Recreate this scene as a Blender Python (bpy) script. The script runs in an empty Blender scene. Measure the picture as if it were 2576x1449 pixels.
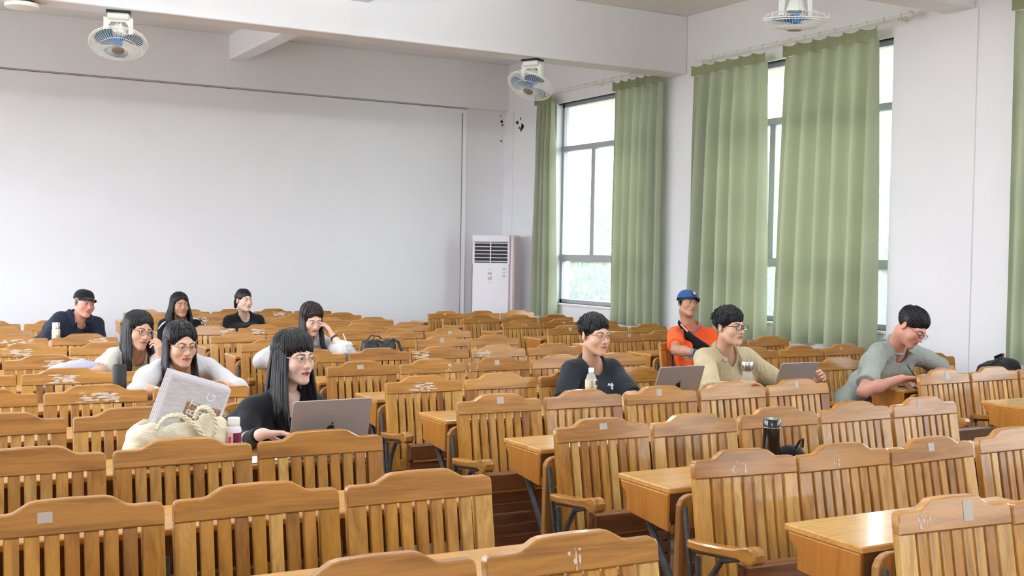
import bpy, bmesh, math, random
import numpy as np
from mathutils import Vector, Matrix

# ------------------------------------------------------------------ camera, world, exposure
C = bpy.context.scene.collection
SC = bpy.context.scene
SC.view_settings.view_transform = 'Standard'
SC.view_settings.look = 'None'
SC.view_settings.exposure = 1.28
SC.view_settings.gamma = 1.0
SC.view_settings.use_curve_mapping = False

FPX, YAW, PITCH, ROLL = 2875.5, 0.5168, -0.0299, 0.0171
CAM = Vector((0.0, 0.0, 1.58))
_fw = Vector((math.sin(YAW) * math.cos(PITCH), math.cos(YAW) * math.cos(PITCH), math.sin(PITCH)))
_rt0 = Vector((math.cos(YAW), -math.sin(YAW), 0.0))
_up0 = _rt0.cross(_fw)
_rt = _rt0 * math.cos(ROLL) + _up0 * math.sin(ROLL)
_up = _up0 * math.cos(ROLL) - _rt0 * math.sin(ROLL)
cam_data = bpy.data.cameras.new('camera')
cam_data.sensor_width = 36.0
cam_data.lens = FPX / 2576 * 36.0
cam_data.clip_start = 0.05
cam_data.clip_end = 300
cam = bpy.data.objects.new('camera', cam_data)
C.objects.link(cam)
cam.matrix_world = Matrix(((_rt.x, _up.x, -_fw.x, CAM.x), (_rt.y, _up.y, -_fw.y, CAM.y), (_rt.z, _up.z, -_fw.z, CAM.z), (0, 0, 0, 1)))
SC.camera = cam

world = bpy.data.worlds.new('overcast_sky')
SC.world = world
world.use_nodes = True
_bg = world.node_tree.nodes['Background']
_bg.inputs['Color'].default_value = (0.84, 0.92, 1.0, 1)
_bg.inputs['Strength'].default_value = 4.6

try:
    SC.cycles.use_denoising = True
    SC.cycles.max_bounces = 9
    SC.cycles.diffuse_bounces = 6
    SC.cycles.transparent_max_bounces = 12
    SC.cycles.caustics_reflective = False
    SC.cycles.caustics_refractive = False
    SC.cycles.sample_clamp_indirect = 6.0
except Exception:
    pass

# room sizes (metres); X runs along the seat rows, Y away from the stage, Z up
XW, XL, YB, YF = 8.095, -2.6, 14.51, -5.2
ZC = 4.29
WINDOWS_R = [(10.86, 13.105), (7.345, 9.78), (3.46, 5.91), (-0.42, 2.03), (-4.30, -1.85)]
WINDOWS_L = [(8.0, 14.2), (4.2, 7.0), (-4.6, -2.2)]
ZLH = 3.1
TUBE = 46.0
ZS, ZH = 0.936, 3.60


def window_light(name, x, y0, y1, z0, z1, sgn):
    """light portal in a window opening: guides daylight sampling, gives no light of its own"""
    l = bpy.data.lights.new(name, 'AREA')
    l.shape = 'RECTANGLE'
    l.size, l.size_y = z1 - z0, y1 - y0
    l.cycles.is_portal = True
    o = bpy.data.objects.new(name, l)
    C.objects.link(o)
    o.location = (x, (y0 + y1) / 2, (z0 + z1) / 2)
    o.rotation_euler = (0, math.radians(90) * sgn, 0)
    return o


for _y0, _y1 in WINDOWS_R:
    window_light('daylight_portal', XW + 0.05, _y0, _y1, ZS, ZH, 1)
for _y0, _y1 in WINDOWS_L:
    window_light('daylight_portal', XL - 0.05, _y0, _y1, 0.9, ZLH, -1)


# ------------------------------------------------------------------ small helpers
def at(x, y, Y=None, X=None, Z=None):
    """pixel of the 2576x1449 frame -> world point at a known depth"""
    d = _fw + _rt * ((x - 1288.0) / FPX) - _up * ((y - 724.5) / FPX)
    if Y is not None:
        t = Y / d.y
    elif X is not None:
        t = X / d.x
    else:
        t = (Z - CAM.z) / d.z
    return CAM + d * t


def lin(r, g, b):
    def f(c):
        c /= 255.0
        return c / 12.92 if c <= 0.04045 else ((c + 0.055) / 1.055) ** 2.4
    return (f(r), f(g), f(b), 1.0)


def tag(o, label=None, cat=None, group=None, kind=None):
    if label:
        o['label'] = label
    if cat:
        o['category'] = cat
    if group:
        o['group'] = group
    if kind:
        o['kind'] = kind
    return o


def empty(name, loc=(0, 0, 0), rz=0.0, label=None, cat=None, group=None):
    o = bpy.data.objects.new(name, None)
    o.empty_display_size = 0.1
    C.objects.link(o)
    o.location = loc
    o.rotation_euler = (0, 0, rz)
    return tag(o, label, cat, group)


def link(name, me, parent=None, loc=None):
    o = bpy.data.objects.new(name, me)
    C.objects.link(o)
    if parent is not None:
        o.parent = parent
    if loc is not None:
        o.location = loc
    return o


class MB:
    """collects shapes; build() links them as ONE mesh object"""

    def __init__(self):
        self.v, self.f, self.m = [], [], []
        self.mi = 0

    def add(self, vs, fs, M=None):
        n = len(self.v)
        if M is not None:
            vs = [M @ Vector(p) for p in vs]
        self.v += [tuple(p) for p in vs]
        self.f += [tuple(i + n for i in f) for f in fs]
        self.m += [self.mi] * len(fs)
        return self

    def box(self, a, b, c=0.0, M=None):
        """box from corner a to corner b; c chamfers every edge"""
        x0, y0, z0 = a
        x1, y1, z1 = b
        if c <= 0:
            vs = [(x0, y0, z0), (x1, y0, z0), (x1, y1, z0), (x0, y1, z0), (x0, y0, z1), (x1, y0, z1), (x1, y1, z1), (x0, y1, z1)]
            fs = [(0, 3, 2, 1), (4, 5, 6, 7), (0, 1, 5, 4), (1, 2, 6, 5), (2, 3, 7, 6), (3, 0, 4, 7)]
            return self.add(vs, fs, M)
        bm = bmesh.new()
        bmesh.ops.create_cube(bm, size=1.0)
        for v in bm.verts:
            v.co = Vector(((x0 + x1) / 2 + v.co.x * (x1 - x0), (y0 + y1) / 2 + v.co.y * (y1 - y0), (z0 + z1) / 2 + v.co.z * (z1 - z0)))
        bmesh.ops.bevel(bm, geom=list(bm.edges), offset=c, segments=1, affect='EDGES')
        bm.verts.index_update()
        self.add([v.co.copy() for v in bm.verts], [[v.index for v in f.verts] for f in bm.faces], M)
        bm.free()
        return self

    def prism(self, pts, d0, d1, axis='y', c=0.0, M=None):
        """polygon pts (2D, counter-clockwise) extruded along axis from d0 to d1, edges chamfered by c"""
        def put(p, d):
            if axis == 'y':
                return (p[0], d, p[1])
            if axis == 'x':
                return (d, p[0], p[1])
            return (p[0], p[1], d)
        n = len(pts)
        loops = []
        if c > 0:
            ins = offset_poly(pts, c)
            loops = [(ins, d0), (pts, d0 + c), (pts, d1 - c), (ins, d1)]
        else:
            loops = [(pts, d0), (pts, d1)]
        vs, fs = [], []
        for P, d in loops:
            vs += [put(p, d) for p in P]
        for k in range(len(loops) - 1):
            for i in range(n):
                j = (i + 1) % n
                fs.append((k * n + i, k * n + j, (k + 1) * n + j, (k + 1) * n + i))
        fs.append(tuple(range(n - 1, -1, -1)))
        fs.append(tuple((len(loops) - 1) * n + i for i in range(n)))
        return self.add(vs, fs, M)

    def tube(self, path, rad, sides=8, M=None, flat=None, closed=False):
        path = [Vector(p) for p in path]
        n = len(path)
        if not hasattr(rad, '__len__'):
            rad = [rad] * n
        vs, fs = [], []
        prev = None
        for i, p in enumerate(path):
            if closed:
                t = path[(i + 1) % n] - path[i - 1]
            else:
                t = path[min(i + 1, n - 1)] - path[max(i - 1, 0)]
            if t.length < 1e-9:
                t = Vector((0, 0, 1))
            t.normalize()
            if prev is None:
                ref = Vector((0, 0, 1)) if abs(t.z) < 0.9 else Vector((1, 0, 0))
                if flat is not None:
                    ref = Vector(flat)
                u = (ref - t * ref.dot(t)).normalized()
            else:
                u = prev - t * prev.dot(t)
                u = u.normalized() if u.length > 1e-6 else prev
            prev = u
            w = t.cross(u)
            r = rad[i]
            ru, rw = (r, r) if not hasattr(r, '__len__') else r
            for k in range(sides):
                a = 2 * math.pi * k / sides
                vs.append(p + u * (math.cos(a) * ru) + w * (math.sin(a) * rw))
        last = n if closed else n - 1
        for i in range(last):
            for k in range(sides):
                a, b = i * sides + k, i * sides + (k + 1) % sides
                i2 = (i + 1) % n
                fs.append((a, b, i2 * sides + (k + 1) % sides, i2 * sides + k))
        if not closed:
            fs.append(tuple(range(sides - 1, -1, -1)))
            fs.append(tuple((n - 1) * sides + k for k in range(sides)))
        return self.add(vs, fs, M)

    def lathe(self, prof, segs=20, M=None, caps=True):
        """profile [(r, z), ...] spun about z"""
        vs, fs = [], []
        n = len(prof)
        for r, z in prof:
            for k in range(segs):
                a = 2 * math.pi * k / segs
                vs.append((r * math.cos(a), r * math.sin(a), z))
        for i in range(n - 1):
            for k in range(segs):
                a, b = i * segs + k, i * segs + (k + 1) % segs
                fs.append((a, b, b + segs, a + segs))
        if caps:
            fs.append(tuple(range(segs - 1, -1, -1)))
            fs.append(tuple((n - 1) * segs + k for k in range(segs)))
        return self.add(vs, fs, M)

    def mesh(self, name, mats, smooth=False):
        me = bpy.data.meshes.new(name)
        me.from_pydata(self.v, [], self.f)
        if not isinstance(mats, (list, tuple)):
            mats = [mats]
        for m in mats:
            me.materials.append(m)
        if len(mats) > 1:
            me.polygons.foreach_set('material_index', self.m)
        if smooth:
            me.polygons.foreach_set('use_smooth', [True] * len(me.polygons))
            if smooth != 'all':
                try:
                    me.set_sharp_from_angle(angle=math.radians(smooth if smooth is not True else 40))
                except Exception:
                    pass
        me.update()
        return me

    def build(self, name, mats, parent=None, smooth=False, loc=None):
        return link(name, self.mesh(name, mats, smooth), parent, loc)


def offset_poly(pts, c):
    n = len(pts)
    out = []
    for i in range(n):
        p0, p1, p2 = Vector(pts[i - 1]), Vector(pts[i]), Vector(pts[(i + 1) % n])
        e1, e2 = (p1 - p0), (p2 - p1)
        if e1.length < 1e-9 or e2.length < 1e-9:
            out.append(tuple(p1))
            continue
        e1.normalize()
        e2.normalize()
        n1, n2 = Vector((-e1.y, e1.x)), Vector((-e2.y, e2.x))
        b = n1 + n2
        if b.length < 1e-6:
            b = n1
        b.normalize()
        k = max(0.4, b.dot(n1))
        out.append(tuple(p1 + b * (c / k)))
    return out


def struct(o):
    o['kind'] = 'structure'
    return o


# ------------------------------------------------------------------ materials
def new_mat(name):
    m = bpy.data.materials.new(name)
    m.use_nodes = True
    nt = m.node_tree
    return m, nt, nt.nodes['Principled BSDF']


def N(nt, typ, **kw):
    n = nt.nodes.new(typ)
    for k, v in kw.items():
        if k in n.inputs.keys():
            n.inputs[k].default_value = v
        else:
            setattr(n, k, v)
    return n


def ramp(nt, stops):
    n = nt.nodes.new('ShaderNodeValToRGB')
    e = n.color_ramp.elements
    while len(e) < len(stops):
        e.new(0.5)
    for i, (p, c) in enumerate(stops):
        e[i].position = p
        e[i].color = c
    return n


def plain(name, col, rough=0.5, spec=0.5, metal=0.0, noise=0.0, nscale=20.0, bump=0.0, bscale=60.0, coat=0.0, sheen=0.0):
    m, nt, b = new_mat(name)
    b.inputs['Base Color'].default_value = col
    b.inputs['Roughness'].default_value = rough
    b.inputs['Specular IOR Level'].default_value = spec
    b.inputs['Metallic'].default_value = metal
    b.inputs['Coat Weight'].default_value = coat
    b.inputs['Sheen Weight'].default_value = sheen
    if noise > 0 or bump > 0:
        tc = N(nt, 'ShaderNodeTexCoord')
        if noise > 0:
            t = N(nt, 'ShaderNodeTexNoise', Scale=nscale, Detail=4.0)
            nt.links.new(tc.outputs['Object'], t.inputs['Vector'])
            lo = tuple(max(0, c * (1 - noise)) for c in col[:3]) + (1,)
            hi = tuple(min(1, c * (1 + noise)) for c in col[:3]) + (1,)
            r = ramp(nt, [(0.3, lo), (0.7, hi)])
            nt.links.new(t.outputs['Fac'], r.inputs['Fac'])
            nt.links.new(r.outputs['Color'], b.inputs['Base Color'])
        if bump > 0:
            t2 = N(nt, 'ShaderNodeTexNoise', Scale=bscale, Detail=3.0)
            nt.links.new(tc.outputs['Object'], t2.inputs['Vector'])
            bp = N(nt, 'ShaderNodeBump', Strength=bump, Distance=0.01)
            nt.links.new(t2.outputs['Fac'], bp.inputs['Height'])
            nt.links.new(bp.outputs['Normal'], b.inputs['Normal'])
    return m


def wood(name, cols, grain='z', rough=0.3, dark=0.66, coat=0.28):
    """varnished timber: a tone per object (Object Info random), grain stretched along one axis"""
    m, nt, b = new_mat(name)
    L = nt.links.new
    tc = N(nt, 'ShaderNodeTexCoord')
    oi = N(nt, 'ShaderNodeObjectInfo')
    mul = N(nt, 'ShaderNodeMath', operation='MULTIPLY')
    mul.inputs[1].default_value = 37.0
    L(oi.outputs['Random'], mul.inputs[0])
    comb = N(nt, 'ShaderNodeCombineXYZ')
    for k in range(3):
        L(mul.outputs[0], comb.inputs[k])
    addv = N(nt, 'ShaderNodeVectorMath', operation='ADD')
    L(tc.outputs['Object'], addv.inputs[0])
    L(comb.outputs[0], addv.inputs[1])
    mp = N(nt, 'ShaderNodeMapping')
    s = {'x': (2.2, 26, 26), 'y': (26, 2.2, 26), 'z': (26, 26, 2.2)}[grain]
    mp.inputs['Scale'].default_value = s
    L(addv.outputs[0], mp.inputs['Vector'])
    n1 = N(nt, 'ShaderNodeTexNoise', Scale=1.0, Detail=5.0, Roughness=0.6, Distortion=0.8)
    L(mp.outputs[0], n1.inputs['Vector'])
    n2 = N(nt, 'ShaderNodeTexNoise', Scale=6.0, Detail=3.0, Roughness=0.7)
    L(mp.outputs[0], n2.inputs['Vector'])
    st = len(cols)
    tone = ramp(nt, [(i / max(1, st - 1), c) for i, c in enumerate(cols)])
    L(oi.outputs['Random'], tone.inputs['Fac'])
    g = ramp(nt, [(0.33, (dark, dark * 0.92, dark * 0.82, 1)), (0.60, (1.08, 1.06, 1.02, 1))])
    L(n1.outputs['Fac'], g.inputs['Fac'])
    mx = N(nt, 'ShaderNodeMix', data_type='RGBA', blend_type='MULTIPLY')
    mx.inputs[0].default_value = 1.0
    L(tone.outputs['Color'], mx.inputs[6])
    L(g.outputs['Color'], mx.inputs[7])
    g2 = ramp(nt, [(0.35, (0.86, 0.84, 0.8, 1)), (0.6, (1.0, 1.0, 1.0, 1))])
    L(n2.outputs['Fac'], g2.inputs['Fac'])
    mx2 = N(nt, 'ShaderNodeMix', data_type='RGBA', blend_type='MULTIPLY')
    mx2.inputs[0].default_value = 0.7
    L(mx.outputs[2], mx2.inputs[6])
    L(g2.outputs['Color'], mx2.inputs[7])
    L(mx2.outputs[2], b.inputs['Base Color'])
    b.inputs['Roughness'].default_value = rough
    b.inputs['Coat Weight'].default_value = coat
    b.inputs['Coat Roughness'].default_value = 0.09
    b.inputs['Specular IOR Level'].default_value = 0.25
    bp = N(nt, 'ShaderNodeBump', Strength=0.12, Distance=0.004)
    L(n1.outputs['Fac'], bp.inputs['Height'])
    L(bp.outputs['Normal'], b.inputs['Normal'])
    return m


def wall_paint(name, col, rough=0.75, amt=0.03):
    m, nt, b = new_mat(name)
    L = nt.links.new
    tc = N(nt, 'ShaderNodeTexCoord')
    n1 = N(nt, 'ShaderNodeTexNoise', Scale=1.3, Detail=6.0, Roughness=0.6)
    L(tc.outputs['Object'], n1.inputs['Vector'])
    lo = tuple(c * (1 - amt) for c in col[:3]) + (1,)
    r = ramp(nt, [(0.35, lo), (0.65, col)])
    L(n1.outputs['Fac'], r.inputs['Fac'])
    L(r.outputs['Color'], b.inputs['Base Color'])
    b.inputs['Roughness'].default_value = rough
    b.inputs['Specular IOR Level'].default_value = 0.25
    n2 = N(nt, 'ShaderNodeTexNoise', Scale=90.0, Detail=4.0)
    L(tc.outputs['Object'], n2.inputs['Vector'])
    bp = N(nt, 'ShaderNodeBump', Strength=0.06, Distance=0.003)
    L(n2.outputs['Fac'], bp.inputs['Height'])
    L(bp.outputs['Normal'], b.inputs['Normal'])
    return m


M_ = {}
M_['wall'] = wall_paint('wall_paint', (0.84, 0.835, 0.85, 1))
M_['ceil'] = wall_paint('ceiling_paint', (0.80, 0.79, 0.78, 1))
SLAT = [lin(150, 100, 50), lin(202, 150, 74), lin(182, 128, 58), lin(212, 166, 94), lin(190, 138, 60), lin(172, 118, 58), lin(216, 176, 106)]
RAIL = [lin(172, 120, 60), lin(186, 132, 64), lin(176, 124, 56), lin(180, 128, 68), lin(190, 138, 70)]
M_['slat'] = wood('slat_wood', SLAT, 'z', rough=0.34)
M_['rail'] = wood('rail_wood', RAIL, 'x', rough=0.3)
M_['arm'] = wood('armrest_wood', RAIL, 'y', rough=0.26)
M_['post'] = wood('post_wood', [lin(168, 120, 70), lin(180, 132, 78)], 'z', rough=0.35)
M_['seat'] = wood('seat_wood', [lin(120, 78, 46), lin(132, 86, 50)], 'x', rough=0.4)
M_['desk'] = wood('desk_wood', [lin(200, 150, 84), lin(206, 158, 92)], 'x', rough=0.2, dark=0.85)
M_['deskend'] = wood('desk_end_wood', [lin(186, 126, 58), lin(178, 118, 54)], 'z', rough=0.3, dark=0.85)
M_['deskshade'] = wood('desk_shade_wood', [lin(96, 64, 38), lin(88, 58, 34)], 'x', rough=0.6, dark=0.85, coat=0.0)  # shade behind the chair backs is put into this dark brown
M_['iron'] = plain('cast_iron', lin(74, 74, 74), 0.55, 0.5, 0.3, noise=0.3, nscale=30)
M_['white'] = plain('white_plastic', lin(236, 236, 230), 0.4)
M_['black'] = plain('black_plastic', lin(22, 22, 24), 0.45)
M_['paper'] = plain('paper', lin(232, 230, 228), 0.8)
M_['steel'] = plain('brushed_steel', lin(200, 200, 200), 0.25, 0.5, 1.0)
M_['alu'] = plain('silver_aluminium', lin(178, 172, 168), 0.38, 0.5, 0.55)
M_['grey_alu'] = plain('grey_window_aluminium', lin(170, 172, 178), 0.45, 0.5, 0.0)

# ------------------------------------------------------------------ the room
def slab(name, a, b, mat, c=0.0, parent=None):
    return struct(MB().box(a, b, c).build(name, mat, parent)) if parent is None else MB().box(a, b, c).build(name, mat, parent)


# floor: dark terrazzo-like tiles, each aisle strip joint drawn as recessed joints in the material
m, nt, b = new_mat('floor_tiles')
tc = N(nt, 'ShaderNodeTexCoord')
br = N(nt, 'ShaderNodeTexBrick', Scale=1.0)
br.offset = 0.0
br.inputs['Brick Width'].default_value = 0.6
br.inputs['Row Height'].default_value = 0.6
br.inputs['Mortar Size'].default_value = 0.004
br.inputs['Color1'].default_value = lin(150, 120, 104)
br.inputs['Color2'].default_value = lin(140, 112, 98)
br.inputs['Mortar'].default_value = lin(90, 76, 70)
nt.links.new(tc.outputs['Object'], br.inputs['Vector'])
nt.links.new(br.outputs['Color'], b.inputs['Base Color'])
b.inputs['Roughness'].default_value = 0.35
M_['floor'] = m
slab('floor', (XL - 0.3, YF - 0.3, -0.2), (XW + 0.3, YB + 0.3, 0.0), M_['floor'])
slab('ceiling', (XL - 0.3, YF - 0.3, ZC), (XW + 0.3, YB + 0.3, ZC + 0.2), M_['ceil'])
slab('wall_front', (XL, YF - 0.25, 0), (XW, YF, ZC), M_['wall'])


def wall_with_openings(name, x0, x1, y0, y1, openings, z0, z1):
    mb = MB()
    ys = [y0]
    for a, c in sorted(openings):
        ys += [a, c]
    ys.append(y1)
    for i in range(0, len(ys), 2):
        mb.box((x0, ys[i], 0), (x1, ys[i + 1], ZC))
    for a, c in openings:
        mb.box((x0, a, 0), (x1, c, z0))
        mb.box((x0, a, z1), (x1, c, ZC))
    return struct(mb.build(name, M_['wall']))


wall_with_openings('wall_right', XW, XW + 0.24, YF, YB, WINDOWS_R, ZS, ZH)
wall_with_openings('wall_left', XL - 0.24, XL, YF, YB, WINDOWS_L, 0.9, ZLH)

# back wall: a plain field with a mitred frame moulding, a shallow head beam above it
wb = struct(MB().box((XL, YB, 0), (XW, YB + 0.25, ZC)).build('wall_back', M_['wall']))
struct(MB().box((XL, YB - 0.07, 3.635), (XW, YB, ZC - 0.001)).build('trim_head_beam', M_['wall']))
M_['joint'] = plain('moulding_joint', lin(120, 84, 70), 0.8)
zt, xt = 3.615, 7.45
mb = MB()
mb.prism([(YB, zt - 0.055), (YB, zt), (YB - 0.022, zt), (YB - 0.006, zt - 0.055)][::-1], XL, xt, axis='x')
mb.prism([(xt - 0.055, YB), (xt - 0.055, YB - 0.006), (xt, YB - 0.022), (xt, YB)], 0.12, zt - 0.004, axis='z')
frame = struct(mb.build('trim_1', M_['wall']))
mj = MB()
mj.box((XL, YB - 0.024, zt + 0.001), (xt + 0.002, YB, zt + 0.006))
mj.box((xt - 0.060, YB - 0.008, 0.12), (xt - 0.055, YB, zt - 0.055))
mj.build('joint_line', M_['joint'], frame)

# concrete beams
M_['beam'] = M_['wall']
struct(MB().box((XL, 10.33, 3.64), (XW, 10.64, ZC), 0.008).build('trim_cross_beam', M_['beam']))
struct(MB().box((XL, 6.474, 3.70), (XW, 6.773, ZC), 0.008).build('trim_cross_beam', M_['beam']))
struct(MB().box((XL, 2.60, 3.70), (XW, 2.90, ZC), 0.008).build('trim_cross_beam', M_['beam']))
for i, x in enumerate((4.03, -0.4)):
    for (a, c) in ((10.64, YB - 0.07), (6.773, 10.33), (2.9, 6.474)):
        struct(MB().box((x, a, 3.97), (x + 0.205, c, ZC), 0.006).build('trim_long_beam', M_['beam']))
# shallow column under the second beam
struct(MB().box((XW - 0.014, 6.44, 0), (XW, 6.81, 3.70)).build('trim_column', M_['wall']))
struct(MB().box((XW - 0.02, YB - 0.25, 0), (XW, YB, 3.6)).build('trim_corner', M_['wall']))

# flaked paint by the corner
M_['stain'] = plain('mould_stain', lin(40, 34, 32), 0.9)
rs = random.Random(3)
mb = MB()
for (px, py, r) in [(1302, 308, 5), (1310, 298, 3), (1314, 318, 8), (1306, 322, 3), (1299, 309, 3), (1311, 325, 5)]:
    p = at(px, py, X=XW - 0.001)
    pts = [(p.y + math.cos(a) * r * 0.005 * rs.uniform(.6, 1.2), p.z + math.sin(a) * r * 0.007 * rs.uniform(.6, 1.2)) for a in [k * 0.785 for k in range(8)]]
    mb.prism(pts, XW - 0.0025, XW, axis='x')
for (px, py, r) in [(1262, 306, 4), (1264, 315, 3), (1259, 291, 2), (1261, 355, 3)]:
    p = at(px, py, Y=YB - 0.001)
    pts = [(p.x + math.cos(a) * r * 0.005 * rs.uniform(.6, 1.2), p.z + math.sin(a) * r * 0.006 * rs.uniform(.6, 1.2)) for a in [k * 0.785 for k in range(8)]]
    mb.prism(pts, YB - 0.0025, YB, axis='y')
tag(mb.build('paint_flakes', M_['stain']), 'dark flaked spots in the paint of the far window corner', 'stain')

# ---- windows
m, nt, b = new_mat('dusty_glass')
for n in list(nt.nodes):
    if n.type != 'OUTPUT_MATERIAL':
        nt.nodes.remove(n)
out = [n for n in nt.nodes if n.type == 'OUTPUT_MATERIAL'][0]
tr = N(nt, 'ShaderNodeBsdfTransparent')
tr.inputs['Color'].default_value = (0.96, 0.98, 0.98, 1)
df = N(nt, 'ShaderNodeBsdfTranslucent')
df.inputs['Color'].default_value = (0.95, 0.97, 1.0, 1)
gl = N(nt, 'ShaderNodeBsdfGlossy')
gl.inputs['Roughness'].default_value = 0.02
mx = N(nt, 'ShaderNodeMixShader')
mx.inputs[0].default_value = 0.10
nt.links.new(tr.outputs[0], mx.inputs[1])
nt.links.new(df.outputs[0], mx.inputs[2])
mx2 = N(nt, 'ShaderNodeMixShader')
mx2.inputs[0].default_value = 0.05
nt.links.new(mx.outputs[0], mx2.inputs[1])
nt.links.new(gl.outputs[0], mx2.inputs[2])
nt.links.new(mx2.outputs[0], out.inputs['Surface'])
M_['glass'] = m

ZBAR, ZTR = 1.537, 2.993
for wi, (y0, y1) in enumerate(WINDOWS_R):
    e = struct(empty('window_%d' % (wi + 1), (XW + 0.13, (y0 + y1) / 2, ZS)))
    xo, hy, zz = 0.0, (y1 - y0) / 2, ZH - ZS
    fr = MB()
    fr.box((-0.035, -hy, 0), (0.035, hy, 0.05))
    fr.box((-0.035, -hy, zz - 0.05), (0.035, hy, zz))
    fr.box((-0.035, -hy, 0), (0.035, -hy + 0.045, zz))
    fr.box((-0.035, hy - 0.045, 0), (0.035, hy, zz))
    fr.box((-0.05, -hy, ZBAR - ZS - 0.045), (0.04, hy, ZBAR - ZS + 0.045), 0.004)
    fr.box((-0.05, -hy, ZTR - ZS - 0.035), (0.04, hy, ZTR - ZS + 0.035), 0.004)
    fr.build('window_frame', M_['grey_alu'], e)
    ym = [-0.02 + 0.10, 9.0 - 8.5625, 0.1, 0.1, 0.1][wi]
    if wi == 0:
        ym = 12.34 - (y0 + y1) / 2
    ms = MB()
    ms.box((-0.045, ym - 0.045, ZBAR - ZS + 0.045), (-0.005, ym + 0.04, ZTR - ZS - 0.035), 0.004)
    ms.box((0.0, ym - 0.02, ZBAR - ZS + 0.045), (0.035, ym + 0.07, ZTR - ZS - 0.035), 0.004)
    ms.build('mullion', M_['grey_alu'], e)
    for (za, zb, ya, yb, xx) in ((0.05, ZBAR - ZS - 0.045, -hy + .045, hy - .045, 0), (ZBAR - ZS + .045, ZTR - ZS - .035, -hy + .045, ym - 0.02, -0.025),
                                 (ZBAR - ZS + .045, ZTR - ZS - .035, ym, hy - .045, 0.018), (ZTR - ZS + .035, zz - 0.05, -hy + .045, hy - .045, 0)):
        MB().box((xx, ya, za), (xx + 0.004, yb, zb)).build('pane', M_['glass'], e)
    hd = MB().box((-0.10, -hy, zz - 0.015), (-0.06, hy, zz + 0.0))
    hd.build('head_track', M_['black'], e)
    sl = MB().box((-0.155, -hy - 0.0, -0.03), (0.10, hy + 0.0, 0.0), 0.006)
    sl.build('sill', M_['white'], e)

# ---- outside: ground, hedge, trees, eave, low wall
M_['ground'] = plain('paving', lin(160, 158, 152), 0.9)
struct(MB().box((-90, -90, -0.7), (90, 90, -0.5)).build('ground', M_['ground']))
M_['eave'] = plain('pink_eave_tile', lin(226, 178, 160), 0.8, noise=0.1)
ev = MB()
ev.box((XW + 0.25, YF, 3.62), (XW + 1.15, YB, 3.80))
struct(ev.build('trim_eave', M_['eave']))


def leaf_mat(name, c1, c2):
    m, nt, b = new_mat(name)
    oi = N(nt, 'ShaderNodeTexCoord')
    t = N(nt, 'ShaderNodeTexNoise', Scale=7.0, Detail=2.0)
    nt.links.new(oi.outputs['Object'], t.inputs['Vector'])
    r = ramp(nt, [(0.35, c1), (0.65, c2)])
    nt.links.new(t.outputs['Fac'], r.inputs['Fac'])
    nt.links.new(r.outputs['Color'], b.inputs['Base Color'])
    b.inputs['Roughness'].default_value = 0.5
    b.inputs['Transmission Weight'].default_value = 0.0
    return m


M_['leaf'] = leaf_mat('hedge_leaf', lin(56, 88, 34), lin(112, 130, 46))
M_['leaf2'] = leaf_mat('tree_leaf', lin(96, 122, 84), lin(134, 156, 110))
M_['bark'] = plain('bark', lin(120, 104, 88), 0.9)


def leaves(n, fn, size, rnd):
    v, f = [], []
    for i in range(n):
        p = Vector(fn(rnd))
        a = Vector((rnd.gauss(0, 1), rnd.gauss(0, 1), rnd.gauss(0, 1))).normalized()
        bb = a.cross(Vector((rnd.gauss(0, 1), rnd.gauss(0, 1), rnd.gauss(0, 1)))).normalized()
        s = size * rnd.uniform(0.6, 1.3)
        k = len(v)
        v += [tuple(p - a * s), tuple(p + bb * s * 0.45), tuple(p + a * s), tuple(p - bb * s * 0.45)]
        f.append((k, k + 1, k + 2, k + 3))
    return v, f


rnd = random.Random(11)


def hedge(label, x0, x1, y0, y1, z1, n):
    def fn(r):
        y = r.uniform(y0, y1)
        top = z1 + 0.12 * math.sin(y * 2.1) + 0.08 * math.sin(y * 5.3)
        z = -0.5 + (top + 0.5) * math.sqrt(r.random())
        return (x0 + (x1 - x0) * (r.random() ** 2 if r.random() < 0.7 else r.random()), y, z)
    v, f = leaves(n, fn, 0.075, rnd)
    mb = MB()
    mb.add(v, f)
    o = mb.build('hedge', M_['leaf'])
    MB().box((x0 + 0.25, y0, -0.5), (x1, y1, z1 - 0.2)).build('hedge_core', M_['leaf'], o)
    tag(o, label, 'hedge', None, 'stuff')
    return o


hedge('clipped green hedge seen through the far window panes', 10.3, 11.2, 13.3, 19.5, 1.55, 8000)
hedge('bright green hedge seen past the nearer curtain edges', 10.6, 11.5, 8.9, 13.0, 1.45, 6000)


def tree(label, cx, cy, zt_, rx, rz, n):
    e = empty('tree', (cx, cy, -0.5), 0, label, 'tree', None)
    MB().tube([(0, 0, 0), (0.05, 0.02, 1.2), (0, 0.05, zt_ - rz)], [0.09, 0.07, 0.05], 8).build('trunk', M_['bark'], e)

    def fn(r):
        d = Vector((r.gauss(0, 1), r.gauss(0, 1), r.gauss(0, 1))).normalized() * (r.random() ** 0.4)
        return (d.x * rx, d.y * rx, zt_ + d.z * rz)
    v, f = leaves(n, fn, 0.13, rnd)
    o = MB().add(v, f).build('crown', M_['leaf2'], e)
    return e


tree('pale leafy tree beyond the hedge, left in the far window', 16.6, 23.0, 2.9, 1.9, 0.8, 3000)
tree('tall pale tree beyond the hedge, right in the far window', 18.6, 19.0, 3.3, 1.4, 1.3, 3000)
tree('pale tree seen through the slit beside the near curtain', 14.5, 14.6, 2.4, 1.6, 1.6, 3500)

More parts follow.
